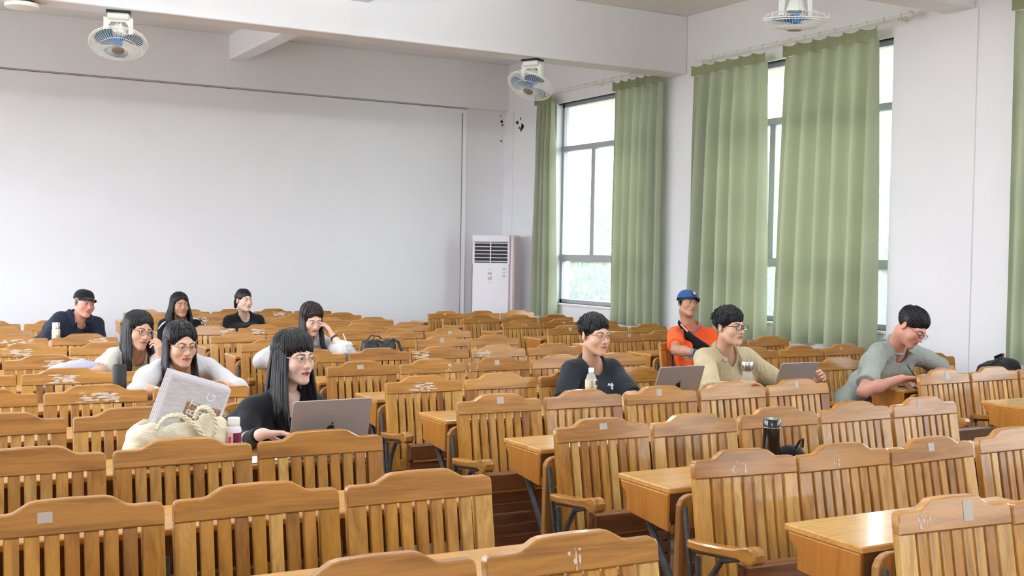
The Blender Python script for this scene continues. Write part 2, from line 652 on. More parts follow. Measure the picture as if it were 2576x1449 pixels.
# a white car parked between building and hedge, under the far window
car = empty('car', (9.55, 13.9, -0.5), math.radians(3), 'white car parked outside just below the far window', 'car')
M_['carwhite'] = plain('car_paint', lin(236, 238, 240), 0.2, coat=0.5)
M_['carglass'] = plain('car_glass', lin(150, 160, 168), 0.1)
prof = [(-2.1, 0.35), (2.1, 0.35), (2.15, 0.75), (1.9, 0.92), (1.15, 1.0), (0.55, 1.40), (-1.0, 1.44), (-1.75, 1.05), (-2.1, 0.95)]
MB().prism([(p[0], p[1]) for p in prof], -0.42, 0.42, axis='x', c=0.05).build('body', M_['carwhite'], car, smooth=30)
MB().prism([(1.0, 1.02), (0.5, 1.34), (-0.9, 1.37), (-1.5, 1.05)], -0.435, -0.42, axis='x').build('side_glass', M_['carglass'], car)
for y in (-1.3, 1.3):
    MB().lathe([(0.30, -0.45), (0.33, -0.43), (0.33, 0.43), (0.30, 0.45)], 24, Matrix.Translation((0, y, 0.33)) @ Matrix.Rotation(math.radians(90), 4, 'Y')).build('wheel', M_['black'], car, smooth=30)

# ---- curtains
m, nt, b = new_mat('sage_curtain')
for n in list(nt.nodes):
    if n.type != 'OUTPUT_MATERIAL':
        nt.nodes.remove(n)
out = [n for n in nt.nodes if n.type == 'OUTPUT_MATERIAL'][0]
tc = N(nt, 'ShaderNodeTexCoord')
nz = N(nt, 'ShaderNodeTexNoise', Scale=2.0, Detail=4.0)
nt.links.new(tc.outputs['Object'], nz.inputs['Vector'])
r = ramp(nt, [(0.3, lin(146, 154, 130)), (0.7, lin(162, 168, 142))])
nt.links.new(nz.outputs['Fac'], r.inputs['Fac'])
d = N(nt, 'ShaderNodeBsdfPrincipled')
d.inputs['Roughness'].default_value = 0.55
d.inputs['Sheen Weight'].default_value = 0.3
nt.links.new(r.outputs['Color'], d.inputs['Base Color'])
t = N(nt, 'ShaderNodeBsdfTranslucent')
t.inputs['Color'].default_value = lin(196, 200, 150)
mx = N(nt, 'ShaderNodeMixShader')
mx.inputs[0].default_value = 0.12
nt.links.new(d.outputs[0], mx.inputs[1])
nt.links.new(t.outputs[0], mx.inputs[2])
nt.links.new(mx.outputs[0], out.inputs['Surface'])
M_['curtain'] = m
M_['header'] = plain('curtain_heading', lin(140, 146, 108), 0.6, noise=0.08, nscale=9)


def curtain(label, yt0, yt1, yb0, yb1, zt_, zb_, npl, amp, seed, swag=0.0):
    r = random.Random(seed)
    e = empty('curtain', (XW - 0.125, (yt0 + yt1) / 2, zb_), 0, label, 'curtain', 'sage green curtains at the right-hand windows')
    nu, nv = npl * 14 + 1, 36
    ph = [r.uniform(-0.5, 0.5) for _ in range(npl + 2)]
    wd = [r.uniform(0.75, 1.25) for _ in range(npl + 2)]
    vs, fs = [], []
    for j in range(nv):
        v = j / (nv - 1)
        z = (zt_ - 0.11) + (zb_ - zt_ + 0.11) * v
        for i in range(nu):
            u = i / (nu - 1)
            k = u * npl
            ip = min(int(k), npl - 1)
            w = wd[ip]
            a = amp * w * (0.75 + 0.35 * v)
            # pinch pleats open into soft rolls
            s = math.sin(2 * math.pi * k + ph[ip] * v * 0.8)
            roll = math.copysign(abs(s) ** 0.8, s)
            x = -a * roll * (0.55 + 0.45 * min(1, v * 5)) - 0.012 * math.sin(5.1 * u * npl + 3 * v + seed) * v
            yy0 = yt0 + (yb0 - yt0) * v ** 0.7
            yy1 = yt1 + (yb1 - yt1) * v ** 0.7
            y = yy0 + (yy1 - yy0) * u + 0.010 * math.cos(2 * math.pi * k * 0.5 + seed) * v
            hem = 0.012 * math.sin(3.0 * k + seed) * (v > 0.98)
            vs.append((x, y - (yt0 + yt1) / 2, z - zb_ + hem))
    for j in range(nv - 1):
        for i in range(nu - 1):
            q = j * nu + i
            fs.append((q, q + nu, q + nu + 1, q + 1))
    MB().add(vs, fs).build('cloth', M_['curtain'], e, smooth='all')
    # heading tape with pinch pleats
    hv, hf = [], []
    nh = npl * 10 + 1
    for j, zz in enumerate((zt_, zt_ - 0.055, zt_ - 0.115)):
        for i in range(nh):
            u = i / (nh - 1)
            k = u * npl
            fr = abs(k - round(k))
            pin = math.exp(-(fr / 0.09) ** 2)
            x = -0.014 - 0.030 * pin - 0.012 * math.sin(k * 6.283 * 0.5 + seed) * (1 - pin)
            sag = -0.020 * math.sin(math.pi * (k % 1.0)) * (j == 0)
            hv.append((x, yt0 + (yt1 - yt0) * u - (yt0 + yt1) / 2, zz + sag - zb_))
    for j in range(2):
        for i in range(nh - 1):
            q = j * nh + i
            hf.append((q, q + nh, q + nh + 1, q + 1))
    MB().add(hv, hf).build('heading', M_['header'], e, smooth='all')
    hk = MB()
    for k in range(npl + 1):
        y = yt0 + (yt1 - yt0) * k / npl - (yt0 + yt1) / 2
        hk.tube([(-0.02, y, zt_ - zb_ - 0.02), (-0.02, y + 0.004, zt_ - zb_ + 0.012)], 0.003, 6)
    hk.build('hook', M_['white'], e)
    return e


curtain('narrow green curtain gathered beside the air conditioner corner', 12.96, 13.42, 12.86, 13.50, 3.71, 0.75, 4, 0.08, 1)
curtain('green curtain right of the bright far window', 10.60, 11.56, 10.57, 11.56, 3.69, 0.76, 6, 0.085, 2)
curtain('green curtain behind the man in the blue cap', 8.86, 10.04, 8.82, 10.12, 3.68, 0.72, 6, 0.085, 3)
curtain('widest green curtain, nearest fully visible one', 7.40, 8.60, 7.36, 8.72, 3.69, 0.76, 6, 0.10, 4)
curtain('green curtain cut off by the right edge of the photo', 4.8, 6.0, 4.7, 6.02, 3.69, 0.78, 7, 0.05, 5)

M_['rod'] = plain('white_curtain_rod', lin(226, 222, 214), 0.4)


def rod(label, y0, y1, ends):
    e = empty('curtain_rod', (XW - 0.125, y0, 3.735), 0, label, 'curtain rod', 'white curtain rods')
    MB().tube([(0, 0, 0), (0, y1 - y0, 0)], 0.014, 12).build('pole', M_['rod'], e, smooth=40)
    for y in ends:
        MB().lathe([(0.004, -0.03), (0.026, -0.02), (0.034, 0.0), (0.024, 0.02), (0.006, 0.035)], 14,
                   Matrix.Translation((0, y - y0, 0)) @ Matrix.Rotation(math.radians(90), 4, 'X')).build('finial', M_['rod'], e, smooth=60)
    for y in (y0 + 0.15, (y0 + y1) / 2, y1 - 0.12):
        MB().box((-0.012, y - y0 - 0.012, -0.03), (0.125, y - y0 + 0.012, -0.012)).build('bracket', M_['rod'], e)
    n = int((y1 - y0) / 0.19)
    for k in range(n):
        y = 0.1 + k * (y1 - y0 - 0.2) / max(1, n - 1)
        pts = [(0.019 * math.cos(a), y, 0.019 * math.sin(a)) for a in [i * math.pi / 6 for i in range(12)]]
        MB().tube(pts, 0.0035, 5, closed=True).build('ring', M_['rod'], e)
    return e


rod('white curtain rod over the far window', 10.55, 13.45, ())
rod('white curtain rod with round finial over the nearer window', 7.05, 10.02, (7.05,))
rod('white curtain rod mostly outside the right edge', 3.3, 6.15, ())

# ---- fluorescent battens on the ceiling (all above the frame), front and middle bays switched on
m, nt, b = new_mat('lit_tube')
for n in list(nt.nodes):
    if n.type != 'OUTPUT_MATERIAL':
        nt.nodes.remove(n)
em = N(nt, 'ShaderNodeEmission')
em.inputs['Color'].default_value = (0.86, 0.94, 1.0, 1)
em.inputs['Strength'].default_value = TUBE
nt.links.new(em.outputs[0], [n for n in nt.nodes if n.type == 'OUTPUT_MATERIAL'][0].inputs['Surface'])
M_['tube'] = m
BAYS = ((8.3, 'middle bay'), (4.7, 'front bay'), (0.8, 'bay over the stage side'))
for y, bn in BAYS:
    for x, pos in ((0.2, 'left'), (2.4, 'centre'), (4.6, 'window side')):
        e = empty('ceiling_light', (x, y, ZC - 0.42), 0, 'white fluorescent batten on the ceiling, %s, %s' % (bn, pos), 'lamp', 'fluorescent battens')
        MB().box((-.62, -.022, -.05), (.62, .022, 0), .006).build('housing', M_['white'], e)
        for xx in (-.45, .45):
            MB().tube([(xx, 0, 0), (xx, 0, .42)], .006, 6).build('suspension_rod', M_['white'], e)
        for yy in (-.045, .045):
            MB().tube([(-.60, yy, -.085), (.60, yy, -.085)], .014, 10).build('tube', M_['tube'], e)

# ------------------------------------------------------------------ seats and desks
ZSH = 0.83                      # shoulder height of a chair back
TILT = math.tan(math.radians(10.5))
PITCH_M, PITCH_R, PITCH_L = 0.5058, 0.5157, 0.5379
ROWD = 0.9317


def tilted(mb_verts):
    return [(x, y - (ZSH - z) * TILT, z) for x, y, z in mb_verts]


_cache = {}


def rail_profile(hw):
    pts = []
    z0, zs, zh = ZSH - 0.063, ZSH, ZSH + 0.031
    W2 = 2 * hw

    def X(f):
        return -hw + f * W2
    pts += [(X(0), z0), (X(1), z0)]
    pts += [(X(1), zs - 0.016), (X(1) - 0.005, zs - 0.005), (X(1) - 0.016, zs)]
    for f, g in ((0.835, 0.0), (0.80, 0.10), (0.76, 0.48), (0.72, 0.86), (0.68, 1.0)):
        pts.append((X(f), zs + (zh - zs) * g))
    pts.append((X(0.5), zh + 0.002))
    for f, g in ((0.32, 1.0), (0.28, 0.86), (0.24, 0.48), (0.20, 0.10), (0.165, 0.0)):
        pts.append((X(f), zs + (zh - zs) * g))
    pts += [(X(0) + 0.016, zs), (X(0) + 0.005, zs - 0.005), (X(0), zs - 0.016)]
    return pts


def chair_meshes(w):
    """mesh data of every part of one chair, in chair coordinates (x across, -y to the stage)"""
    if w in _cache:
        return _cache[w]
    hw = w / 2 - 0.013
    d = {}
    mb = MB()
    mb.prism(rail_profile(hw), 0.0, 0.034, axis='y', c=0.004)
    mb.v = tilted(mb.v)
    d['top_rail'] = mb.mesh('top_rail', M_['rail'], 30)
    ow = 0.064
    inner = (2 * hw - 2 * ow) / (7 * 0.039 + 8 * 0.0125)
    iw, gp = 0.039 * inner, 0.0125 * inner
    zt_, zb_ = ZSH - 0.063, 0.40
    sl = []
    x = -hw
    spans = [(x, x + ow, True)]
    x += ow + gp
    for k in range(7):
        spans.append((x, x + iw, False))
        x += iw + gp
    spans.append((hw - ow, hw, True))
    for (a, b_, outer) in spans:
        mb = MB()
        if outer:
            mb.box((a, 0.004, zb_ - 0.06), (b_, 0.034, zt_), 0.003)
        else:
            mb.box((a, 0.006, zb_), (b_, 0.026, zt_), 0.003)
        mb.v = tilted(mb.v)
        sl.append(mb.mesh('slat', M_['slat']))
    d['slats'] = sl
    mb = MB().box((-hw + ow, 0.003, zb_ - 0.06), (hw - ow, 0.03, zb_), 0.003)
    mb.v = tilted(mb.v)
    d['bottom_rail'] = mb.mesh('bottom_rail', M_['rail'])
    # tip-up seat, folded: slatted underside faces the stage
    sw = hw - 0.045
    mb = MB()
    mb.box((-sw, -0.262, 0.425), (sw, -0.240, 0.505), 0.003)
    mb.box((-sw, -0.240, 0.49), (sw, -0.205, 0.508), 0.003)
    mb.box((-sw, -0.235, 0.09), (-sw + 0.03, -0.205, 0.49), 0.003)
    mb.box((sw - 0.03, -0.235, 0.09), (sw, -0.205, 0.49), 0.003)
    d['seat_frame'] = mb.mesh('seat', M_['seat'])
    ss = []
    for k in range(6):
        z1 = 0.412 - k * 0.054
        ss.append(MB().box((-sw, -0.252, z1 - 0.046), (sw, -0.235, z1), 0.003).mesh('seat_slat', M_['seat']))
    d['seat_slats'] = ss
    mj = MB()
    mj.box((-sw, -0.262, 0.425), (sw, -0.240, 0.505), 0.003)
    mj.box((-sw, -0.240, 0.49), (sw, -0.205, 0.508), 0.003)
    for k in range(6):
        z1 = 0.412 - k * 0.054
        mj.box((-sw, -0.252, z1 - 0.046), (sw, -0.235, z1))
    d['seat_joined'] = mj.mesh('seat', M_['seat'])
    md = MB()
    for k in range(7):
        y1 = -0.06 - k * 0.058
        md.box((-sw, y1 - 0.05, 0.415), (sw, y1, 0.435), 0.003)
    md.box((-sw, -0.47, 0.385), (sw, -0.448, 0.436), 0.003)
    md.box((-sw + 0.01, -0.45, 0.39), (-sw + 0.04, -0.06, 0.415))
    md.box((sw - 0.04, -0.45, 0.39), (sw - 0.01, -0.06, 0.415))
    d['seat_down'] = md.mesh('seat', M_['seat'])
    # armrest profile in (y, z): gentle dip, scrolled front
    top = [(-0.02, 0.556), (-0.10, 0.560), (-0.20, 0.571), (-0.28, 0.583), (-0.32, 0.597), (-0.350, 0.604), (-0.375, 0.599), (-0.388, 0.583)]
    bot = [(-0.386, 0.560), (-0.372, 0.545), (-0.350, 0.540), (-0.325, 0.545), (-0.30, 0.551), (-0.20, 0.540), (-0.10, 0.529), (-0.02, 0.525)]
    ar = {}
    for sgn in (-1, 1):
        mb = MB().prism(top + bot, sgn * (w / 2) - 0.027, sgn * (w / 2) + 0.027, axis='x', c=0.006)
        ar[sgn] = mb.mesh('armrest', M_['arm'], 35)
    d['armrest'] = ar
    st = {}
    for sgn in (-1, 1):
        xx = sgn * w / 2
        mb = MB()
        mb.tube([(xx, 0.03, 0.66), (xx, 0.0, 0.50), (xx, -0.05, 0.30), (xx, -0.06, 0.0)], (0.010), 6)
        mb.tube([(xx, -0.28, 0.545), (xx, -0.19, 0.520), (xx, -0.13, 0.44), (xx, -0.10, 0.36), (xx, -0.115, 0.24), (xx, -0.16, 0.10), (xx, -0.24, 0.015)], [0.009, 0.012, 0.012, 0.013, 0.012, 0.012, 0.016], 6)
        mb.tube([(xx, -0.03, 0.518), (xx, -0.27, 0.543)], 0.009, 6)
        mb.tube([(xx, -0.05, 0.50), (xx, -0.075, 0.35), (xx, -0.08, 0.20)], 0.010, 6)
        mb.box((xx - 0.02, -0.27, 0.0), (xx + 0.02, 0.08, 0.018), 0.004)
        st[sgn] = mb.mesh('standard', M_['iron'], 40)
    d['standard'] = st
    po = {}
    for sgn in (-1, 1):
        o_ = sgn * (w / 2 + 0.012)
        i_ = sgn * (w / 2 - 0.075)
        a, b_ = min(o_, i_), max(o_, i_)
        pr = [(a, 0.0), (b_, 0.0)]
        if sgn < 0:
            pr = [(a, 0.0), (a + 0.055, 0.0), (a + 0.055, 0.575), (b_, 0.575), (b_, 0.70)]
            pr += [(a + 0.05, 0.70), (a + 0.03, 0.695), (a + 0.012, 0.683), (a, 0.66)]
        else:
            pr = [(b_ - 0.055, 0.0), (b_, 0.0), (b_, 0.66), (b_ - 0.012, 0.683), (b_ - 0.03, 0.695), (b_ - 0.05, 0.70), (a, 0.70), (a, 0.575), (b_ - 0.055, 0.575)]
        mb = MB().prism(pr, 0.046, 0.074, axis='y', c=0.004)
        po[sgn] = mb.mesh('end_post', M_['post'])
    d['end_post'] = po
    _cache[w] = d
    return d


ORD = ['first', 'second', 'third', 'fourth', 'fifth', 'sixth', 'seventh', 'eighth', 'ninth', 'tenth', 'eleventh', 'twelfth', 'thirteenth', 'fourteenth']
YO_M = [-0.0164, -0.0144, -0.0242, -0.021, -0.046, -0.0257, -0.035, 0.0344, 0.0106, 0, 0, 0, 0.0608]
XM0, XR0, XL0 = 2.5829, 5.9828, 1.8614
CHAIRS = {}


def slot(block, k, c):
    """world x, y, rotation of the centre of seat c in row k"""
    if block == 'M':
        w, x0, y0, kk, bo, mid = PITCH_M, XM0, 2.3126 + k * ROWD + (YO_M[k] if 0 <= k < 13 else 0), -0.0127, 0.0068, 2.5
    elif block == 'R':
        w, x0, y0, kk, bo, mid = PITCH_R, XR0, 2.3498 + k * ROWD, 0.0248, 0.0027, 1.5
    else:
        w, x0, y0, kk, bo, mid = PITCH_L, XL0, 2.4484 + k * ROWD, -0.0262, -0.005, -2.5
    x = x0 + (c + 0.5) * w
    t = x - x0 - mid * w
    return x, y0 + kk * (x - x0) + bo * t * t, math.atan(kk + 2 * bo * t), w


def make_chair(block, k, c, left_end, right_end, occ, rowname, posname, extra='', detail=True, fix=None):
    x, y, rz, w = slot(block, k, c)
    bl = {'M': 'middle', 'L': 'left', 'R': 'right'}[block]
    lab = 'slatted wooden tip-up chair, %s block, %s row, %s%s' % (bl, rowname, posname, extra)
    e = empty('lecture_chair', (x, y, 0), rz, lab, 'chair', 'slatted tip-up chairs of the %s block' % bl)
    if fix:
        e.location.z += fix[0]
        e.rotation_euler.y = fix[1]
    d = chair_meshes(w)
    rail = link('top_rail', d['top_rail'], e)
    for me in d['slats']:
        link('slat', me, e)
    link('bottom_rail', d['bottom_rail'], e)
    if occ:
        link('seat', d['seat_down'], e)
    elif detail:
        s = link('seat', d['seat_frame'], e)
        for me in d['seat_slats']:
            link('seat_slat', me, s)
    else:
        link('seat', d['seat_joined'], e)
    link('armrest', d['armrest'][-1], e)
    link('standard', d['standard'][-1], e)
    if right_end:
        link('armrest', d['armrest'][1], e)
        link('standard', d['standard'][1], e)
        link('end_post', d['end_post'][1], e)
    if left_end:
        link('end_post', d['end_post'][-1], e)
    CHAIRS[(block, k, c)] = (e, rail, w)
    return e


def make_desk(block, k, c0, c1, label):
    x0, y0, rz0, w = slot(block, k, c0)
    x1, y1, rz1, w = slot(block, k, c1)
    rz = math.atan2(y1 - y0, x1 - x0)
    L_ = math.hypot(x1 - x0, y1 - y0) + w
    e = empty('row_desk', ((x0 + x1) / 2, (y0 + y1) / 2, 0), rz, label, 'desk', 'long wooden desks fixed behind the chair rows')
    hl = L_ / 2 - 0.004
    mb = MB().box((-hl - 0.006, 0.108, 0.703), (hl + 0.006, 0.448, 0.725), 0.004)
    mb.build('desktop', M_['desk'], e)
    MB().box((-hl, 0.112, 0.60), (hl, 0.128, 0.703)).build('front_board', M_['deskshade'], e)
    MB().box((-hl, 0.128, 0.585), (hl, 0.36, 0.597)).build('shelf', M_['deskshade'], e)
    pr = [(0.112, 0.565), (0.38, 0.59), (0.378, 0.63), (0.385, 0.66), (0.415, 0.68), (0.425, 0.703), (0.112, 0.703)]
    for s in (-1, 1):
        MB().prism(pr, s * hl - 0.010, s * hl + 0.010, axis='x', c=0.003).build('end_panel', M_['deskend'], e)
        MB().tube([(s * (hl - 0.03), 0.105, 0.33), (s * (hl - 0.03), 0.18, 0.43), (s * (hl - 0.03), 0.30, 0.585)], [0.018, 0.015, 0.012], 6).build('bracket', M_['iron'], e)
    return e


OCC = {('L', 3, -2), ('L', 5, -2), ('L', 6, -2), ('L', 9, -2), ('M', 7, 0), ('M', 10, 0), ('M', 10, 1), ('M', 4, 2), ('M', 4, 4), ('R', 6, 0), ('R', 4, 0)}
# small settling of single backs: lift (m) and roll (rad)
FIX = {('M', 1, 0): (0.006, 0.020), ('M', 1, 2): (-0.010, -0.014), ('M', 1, 1): (-0.004, 0.0), ('M', 0, 0): (0.012, 0.02), ('M', 2, 1): (-0.006, 0.0)}
for k in range(0, 13):
    for c in range(5):
        if k == 0 and c > 1:
            continue
        if k == 1 and c > 3:
            continue
        pos = '%s from the left aisle' % ORD[c]
        make_chair('M', k, c, c == 0, c == 4, ('M', k, c) in OCC, ORD[k], pos, detail=(c == 0 and k < 7), fix=FIX.get(('M', k, c)))
    make_desk('M', k, 0, 1 if k == 0 else (3 if k == 1 else 4), 'long varnished desk behind the %s chair row of the middle block' % ORD[k])
for k in range(2, 12):
    for c in range(3):
        if k == 2 and c > 0:
            continue
        pos = ('beside the right aisle', 'in the middle', 'next to the window wall')[c]
        make_chair('R', k, c, c == 0, c == 2, ('R', k, c) in OCC, ORD[k - 2], pos, detail=(c == 0 and k < 7))
    make_desk('R', k, 0, 0 if k == 2 else 2, 'short varnished desk behind the %s chair row of the right block' % ORD[k - 2])
for k in range(0, 11):
    lo = {0: -3, 1: -4}.get(k, -4)
    for c in range(lo, 0):
        pos = '%s from the left aisle' % ORD[-c - 1]
        make_chair('L', k, c, c == lo, c == -1, ('L', k, c) in OCC, ORD[k], pos, detail=(c == -1 and k < 4))
    make_desk('L', k, lo, -1, 'long varnished desk behind the %s chair row of the left block' % ORD[k])

# ------------------------------------------------------------------ people: signed-distance figures meshed with surface nets
F32 = np.float32


def V3(*a):
    return np.array(a if len(a) == 3 else a[0], dtype=np.float64)


def unit(v):
    v = np.asarray(v, float)
    return v / (np.linalg.norm(v) + 1e-12)


def smin(a, b, k):
    h = np.clip(0.5 + 0.5 * (b - a) / k, 0, 1)
    return b + (a - b) * h - k * h * (1 - h)


def smax(a, b, k):
    return -smin(-a, -b, k)


def s_sph(p, c, r):
    return np.linalg.norm(p - np.asarray(c, F32), axis=1) - r


def s_cap(p, a, b, ra, rb=None):
    rb = ra if rb is None else rb
    a, b = np.asarray(a, F32), np.asarray(b, F32)
    ab = b - a
    t = np.clip((p - a) @ ab / max(float(ab @ ab), 1e-9), 0, 1)
    return np.linalg.norm(p - a - t[:, None] * ab, axis=1) - (ra + (rb - ra) * t)


def s_ell(p, c, r):
    q = p - np.asarray(c, F32)
    r = np.asarray(r, F32)
    k0 = np.linalg.norm(q / r, axis=1)
    k1 = np.linalg.norm(q / (r * r), axis=1)
    return k0 * (k0 - 1.0) / (k1 + 1e-6)


def mesh_sdf(fn, lo, hi, h, cf=4, pad=1.5):
    """surface nets, evaluated only near the surface -> verts (n,3), quads (m,4)"""
    lo = np.asarray(lo, float)
    n = np.ceil((np.asarray(hi, float) - lo) / h).astype(int)
    n = ((n + cf - 1) // cf) * cf
    nb = n // cf
    g = np.stack(np.meshgrid(*[np.arange(k) for k in nb], indexing='ij'), -1).reshape(-1, 3)
    cen = (lo + (g * cf + (cf - 1) / 2) * h).astype(F32)
    fc = fn(cen)
    act = np.abs(fc) < cf * h * 0.87 * pad + h
    vol = np.repeat(np.repeat(np.repeat(fc.reshape(nb), cf, 0), cf, 1), cf, 2).astype(F32)
    ga = g[act]
    off = np.stack(np.meshgrid(*[np.arange(cf)] * 3, indexing='ij'), -1).reshape(-1, 3)
    idx = (ga[:, None, :] * cf + off[None]).reshape(-1, 3)
    vals = np.empty(len(idx), F32)
    for s in range(0, len(idx), 400000):
        vals[s:s + 400000] = fn((lo + idx[s:s + 400000] * h).astype(F32))
    vol[idx[:, 0], idx[:, 1], idx[:, 2]] = vals
    S = vol < 0
    X, Y, Z = S.shape
    cnt = np.zeros((X - 1, Y - 1, Z - 1), np.int8)
    co = [(i, j, k) for i in (0, 1) for j in (0, 1) for k in (0, 1)]
    for (i, j, k) in co:
        cnt += S[i:X - 1 + i, j:Y - 1 + j, k:Z - 1 + k]
    mix = (cnt > 0) & (cnt < 8)
    cells = np.argwhere(mix)
    cid = -np.ones(mix.shape, np.int64)
    cid[mix] = np.arange(len(cells))
    cv = np.stack([vol[cells[:, 0] + i, cells[:, 1] + j, cells[:, 2] + k] for (i, j, k) in co], 1)
    acc = np.zeros((len(cells), 3))
    num = np.zeros(len(cells))
    for a in range(8):
        for b in range(a + 1, 8):
            d = [co[b][m] - co[a][m] for m in range(3)]
            if sum(abs(x) for x in d) != 1:
                continue
            va, vb = cv[:, a], cv[:, b]
            cr = (va < 0) != (vb < 0)
            t = np.where(cr, va / np.where(cr, va - vb, 1), 0)
            pt = np.array(co[a]) + t[:, None] * np.array(d)
            acc += np.where(cr[:, None], pt, 0)
            num += cr
    verts = lo + (cells + acc / num[:, None]) * h
    quads = []
    for ax in range(3):
        sl0 = [slice(None)] * 3
        sl1 = [slice(None)] * 3
        sl0[ax] = slice(0, -1)
        sl1[ax] = slice(1, None)
        e = S[tuple(sl0)] != S[tuple(sl1)]
        pos = np.argwhere(e)
        b_, c_ = [(1, 2), (2, 0), (0, 1)][ax]
        ok = (pos[:, b_] >= 1) & (pos[:, c_] >= 1) & (pos[:, b_] < mix.shape[b_]) & (pos[:, c_] < mix.shape[c_]) & (pos[:, ax] < mix.shape[ax])
        pos = pos[ok]
        inside = S[pos[:, 0], pos[:, 1], pos[:, 2]]

        def get(db, dc):
            q = pos.copy()
            q[:, b_] += db
            q[:, c_] += dc
            return cid[q[:, 0], q[:, 1], q[:, 2]]
        Q = np.stack([get(-1, -1), get(0, -1), get(0, 0), get(-1, 0)], 1)
        Q[~inside] = Q[~inside][:, ::-1]
        quads.append(Q[(Q >= 0).all(1)])
    return verts, np.concatenate(quads)


def np_mesh(name, verts, quads, mat, parent, cols=None, smooth=True):
    me = bpy.data.meshes.new(name)
    me.vertices.add(len(verts))
    me.vertices.foreach_set('co', np.asarray(verts, F32).ravel())
    me.loops.add(quads.size)
    me.loops.foreach_set('vertex_index', quads.astype(np.int32).ravel())
    me.polygons.add(len(quads))
    me.polygons.foreach_set('loop_start', np.arange(0, quads.size, 4, dtype=np.int32))
    me.polygons.foreach_set('loop_total', np.full(len(quads), 4, np.int32))
    me.update(calc_edges=True)
    me.validate()
    if smooth:
        me.polygons.foreach_set('use_smooth', np.ones(len(me.polygons), bool))
    if cols is not None:
        ca = me.color_attributes.new('Col', 'FLOAT_COLOR', 'POINT')
        c4 = np.ones((len(verts), 4), F32)
        c4[:, :3] = cols
        ca.data.foreach_set('color', c4.ravel())
    me.materials.append(mat)
    return link(name, me, parent)


def join_parts(parts):
    vs, qs, cs, n = [], [], [], 0
    for v, q, c in parts:
        vs.append(v)
        qs.append(q + n)
        cs.append(c)
        n += len(v)
    return np.concatenate(vs), np.concatenate(qs), np.concatenate(cs)


def attr_mat(name, rough=0.5, spec=0.4, bump=0.0, bscale=200.0, sss=0.0):
    m, nt, b = new_mat(name)
    a = N(nt, 'ShaderNodeVertexColor')
    a.layer_name = 'Col'
    nt.links.new(a.outputs['Color'], b.inputs['Base Color'])
    b.inputs['Roughness'].default_value = rough
    b.inputs['Specular IOR Level'].default_value = spec
    if sss:
        b.inputs['Subsurface Weight'].default_value = sss
        b.inputs['Subsurface Radius'].default_value = (0.01, 0.004, 0.002)
    if bump:
        tc = N(nt, 'ShaderNodeTexCoord')
        t = N(nt, 'ShaderNodeTexNoise', Scale=bscale, Detail=3.0)
        nt.links.new(tc.outputs['Object'], t.inputs['Vector'])
        bp = N(nt, 'ShaderNodeBump', Strength=bump, Distance=0.002)
        nt.links.new(t.outputs['Fac'], bp.inputs['Height'])
        nt.links.new(bp.outputs['Normal'], b.inputs['Normal'])
    return m


M_['skin'] = attr_mat('skin', 0.48, 0.35, 0.05, 320.0)
M_['eye'] = attr_mat('eye_surface', 0.12, 0.5)


def hair_mat(name, c1, c2):
    m, nt, b = new_mat(name)
    tc = N(nt, 'ShaderNodeTexCoord')
    mp = N(nt, 'ShaderNodeMapping')
    mp.inputs['Scale'].default_value = (160, 160, 14)
    nt.links.new(tc.outputs['Object'], mp.inputs['Vector'])
    t = N(nt, 'ShaderNodeTexNoise', Scale=1.0, Detail=3.0)
    nt.links.new(mp.outputs[0], t.inputs['Vector'])
    r = ramp(nt, [(0.35, c1), (0.65, c2)])
    nt.links.new(t.outputs['Fac'], r.inputs['Fac'])
    nt.links.new(r.outputs['Color'], b.inputs['Base Color'])
    b.inputs['Roughness'].default_value = 0.42
    b.inputs['Specular IOR Level'].default_value = 0.35
    bp = N(nt, 'ShaderNodeBump', Strength=0.35, Distance=0.003)
    nt.links.new(t.outputs['Fac'], bp.inputs['Height'])
    nt.links.new(bp.outputs['Normal'], b.inputs['Normal'])
    return m


M_['hair'] = hair_mat('black_hair', lin(14, 12, 13), lin(34, 30, 31))
M_['hair_brown'] = hair_mat('dark_brown_hair', lin(24, 17, 15), lin(50, 36, 32))


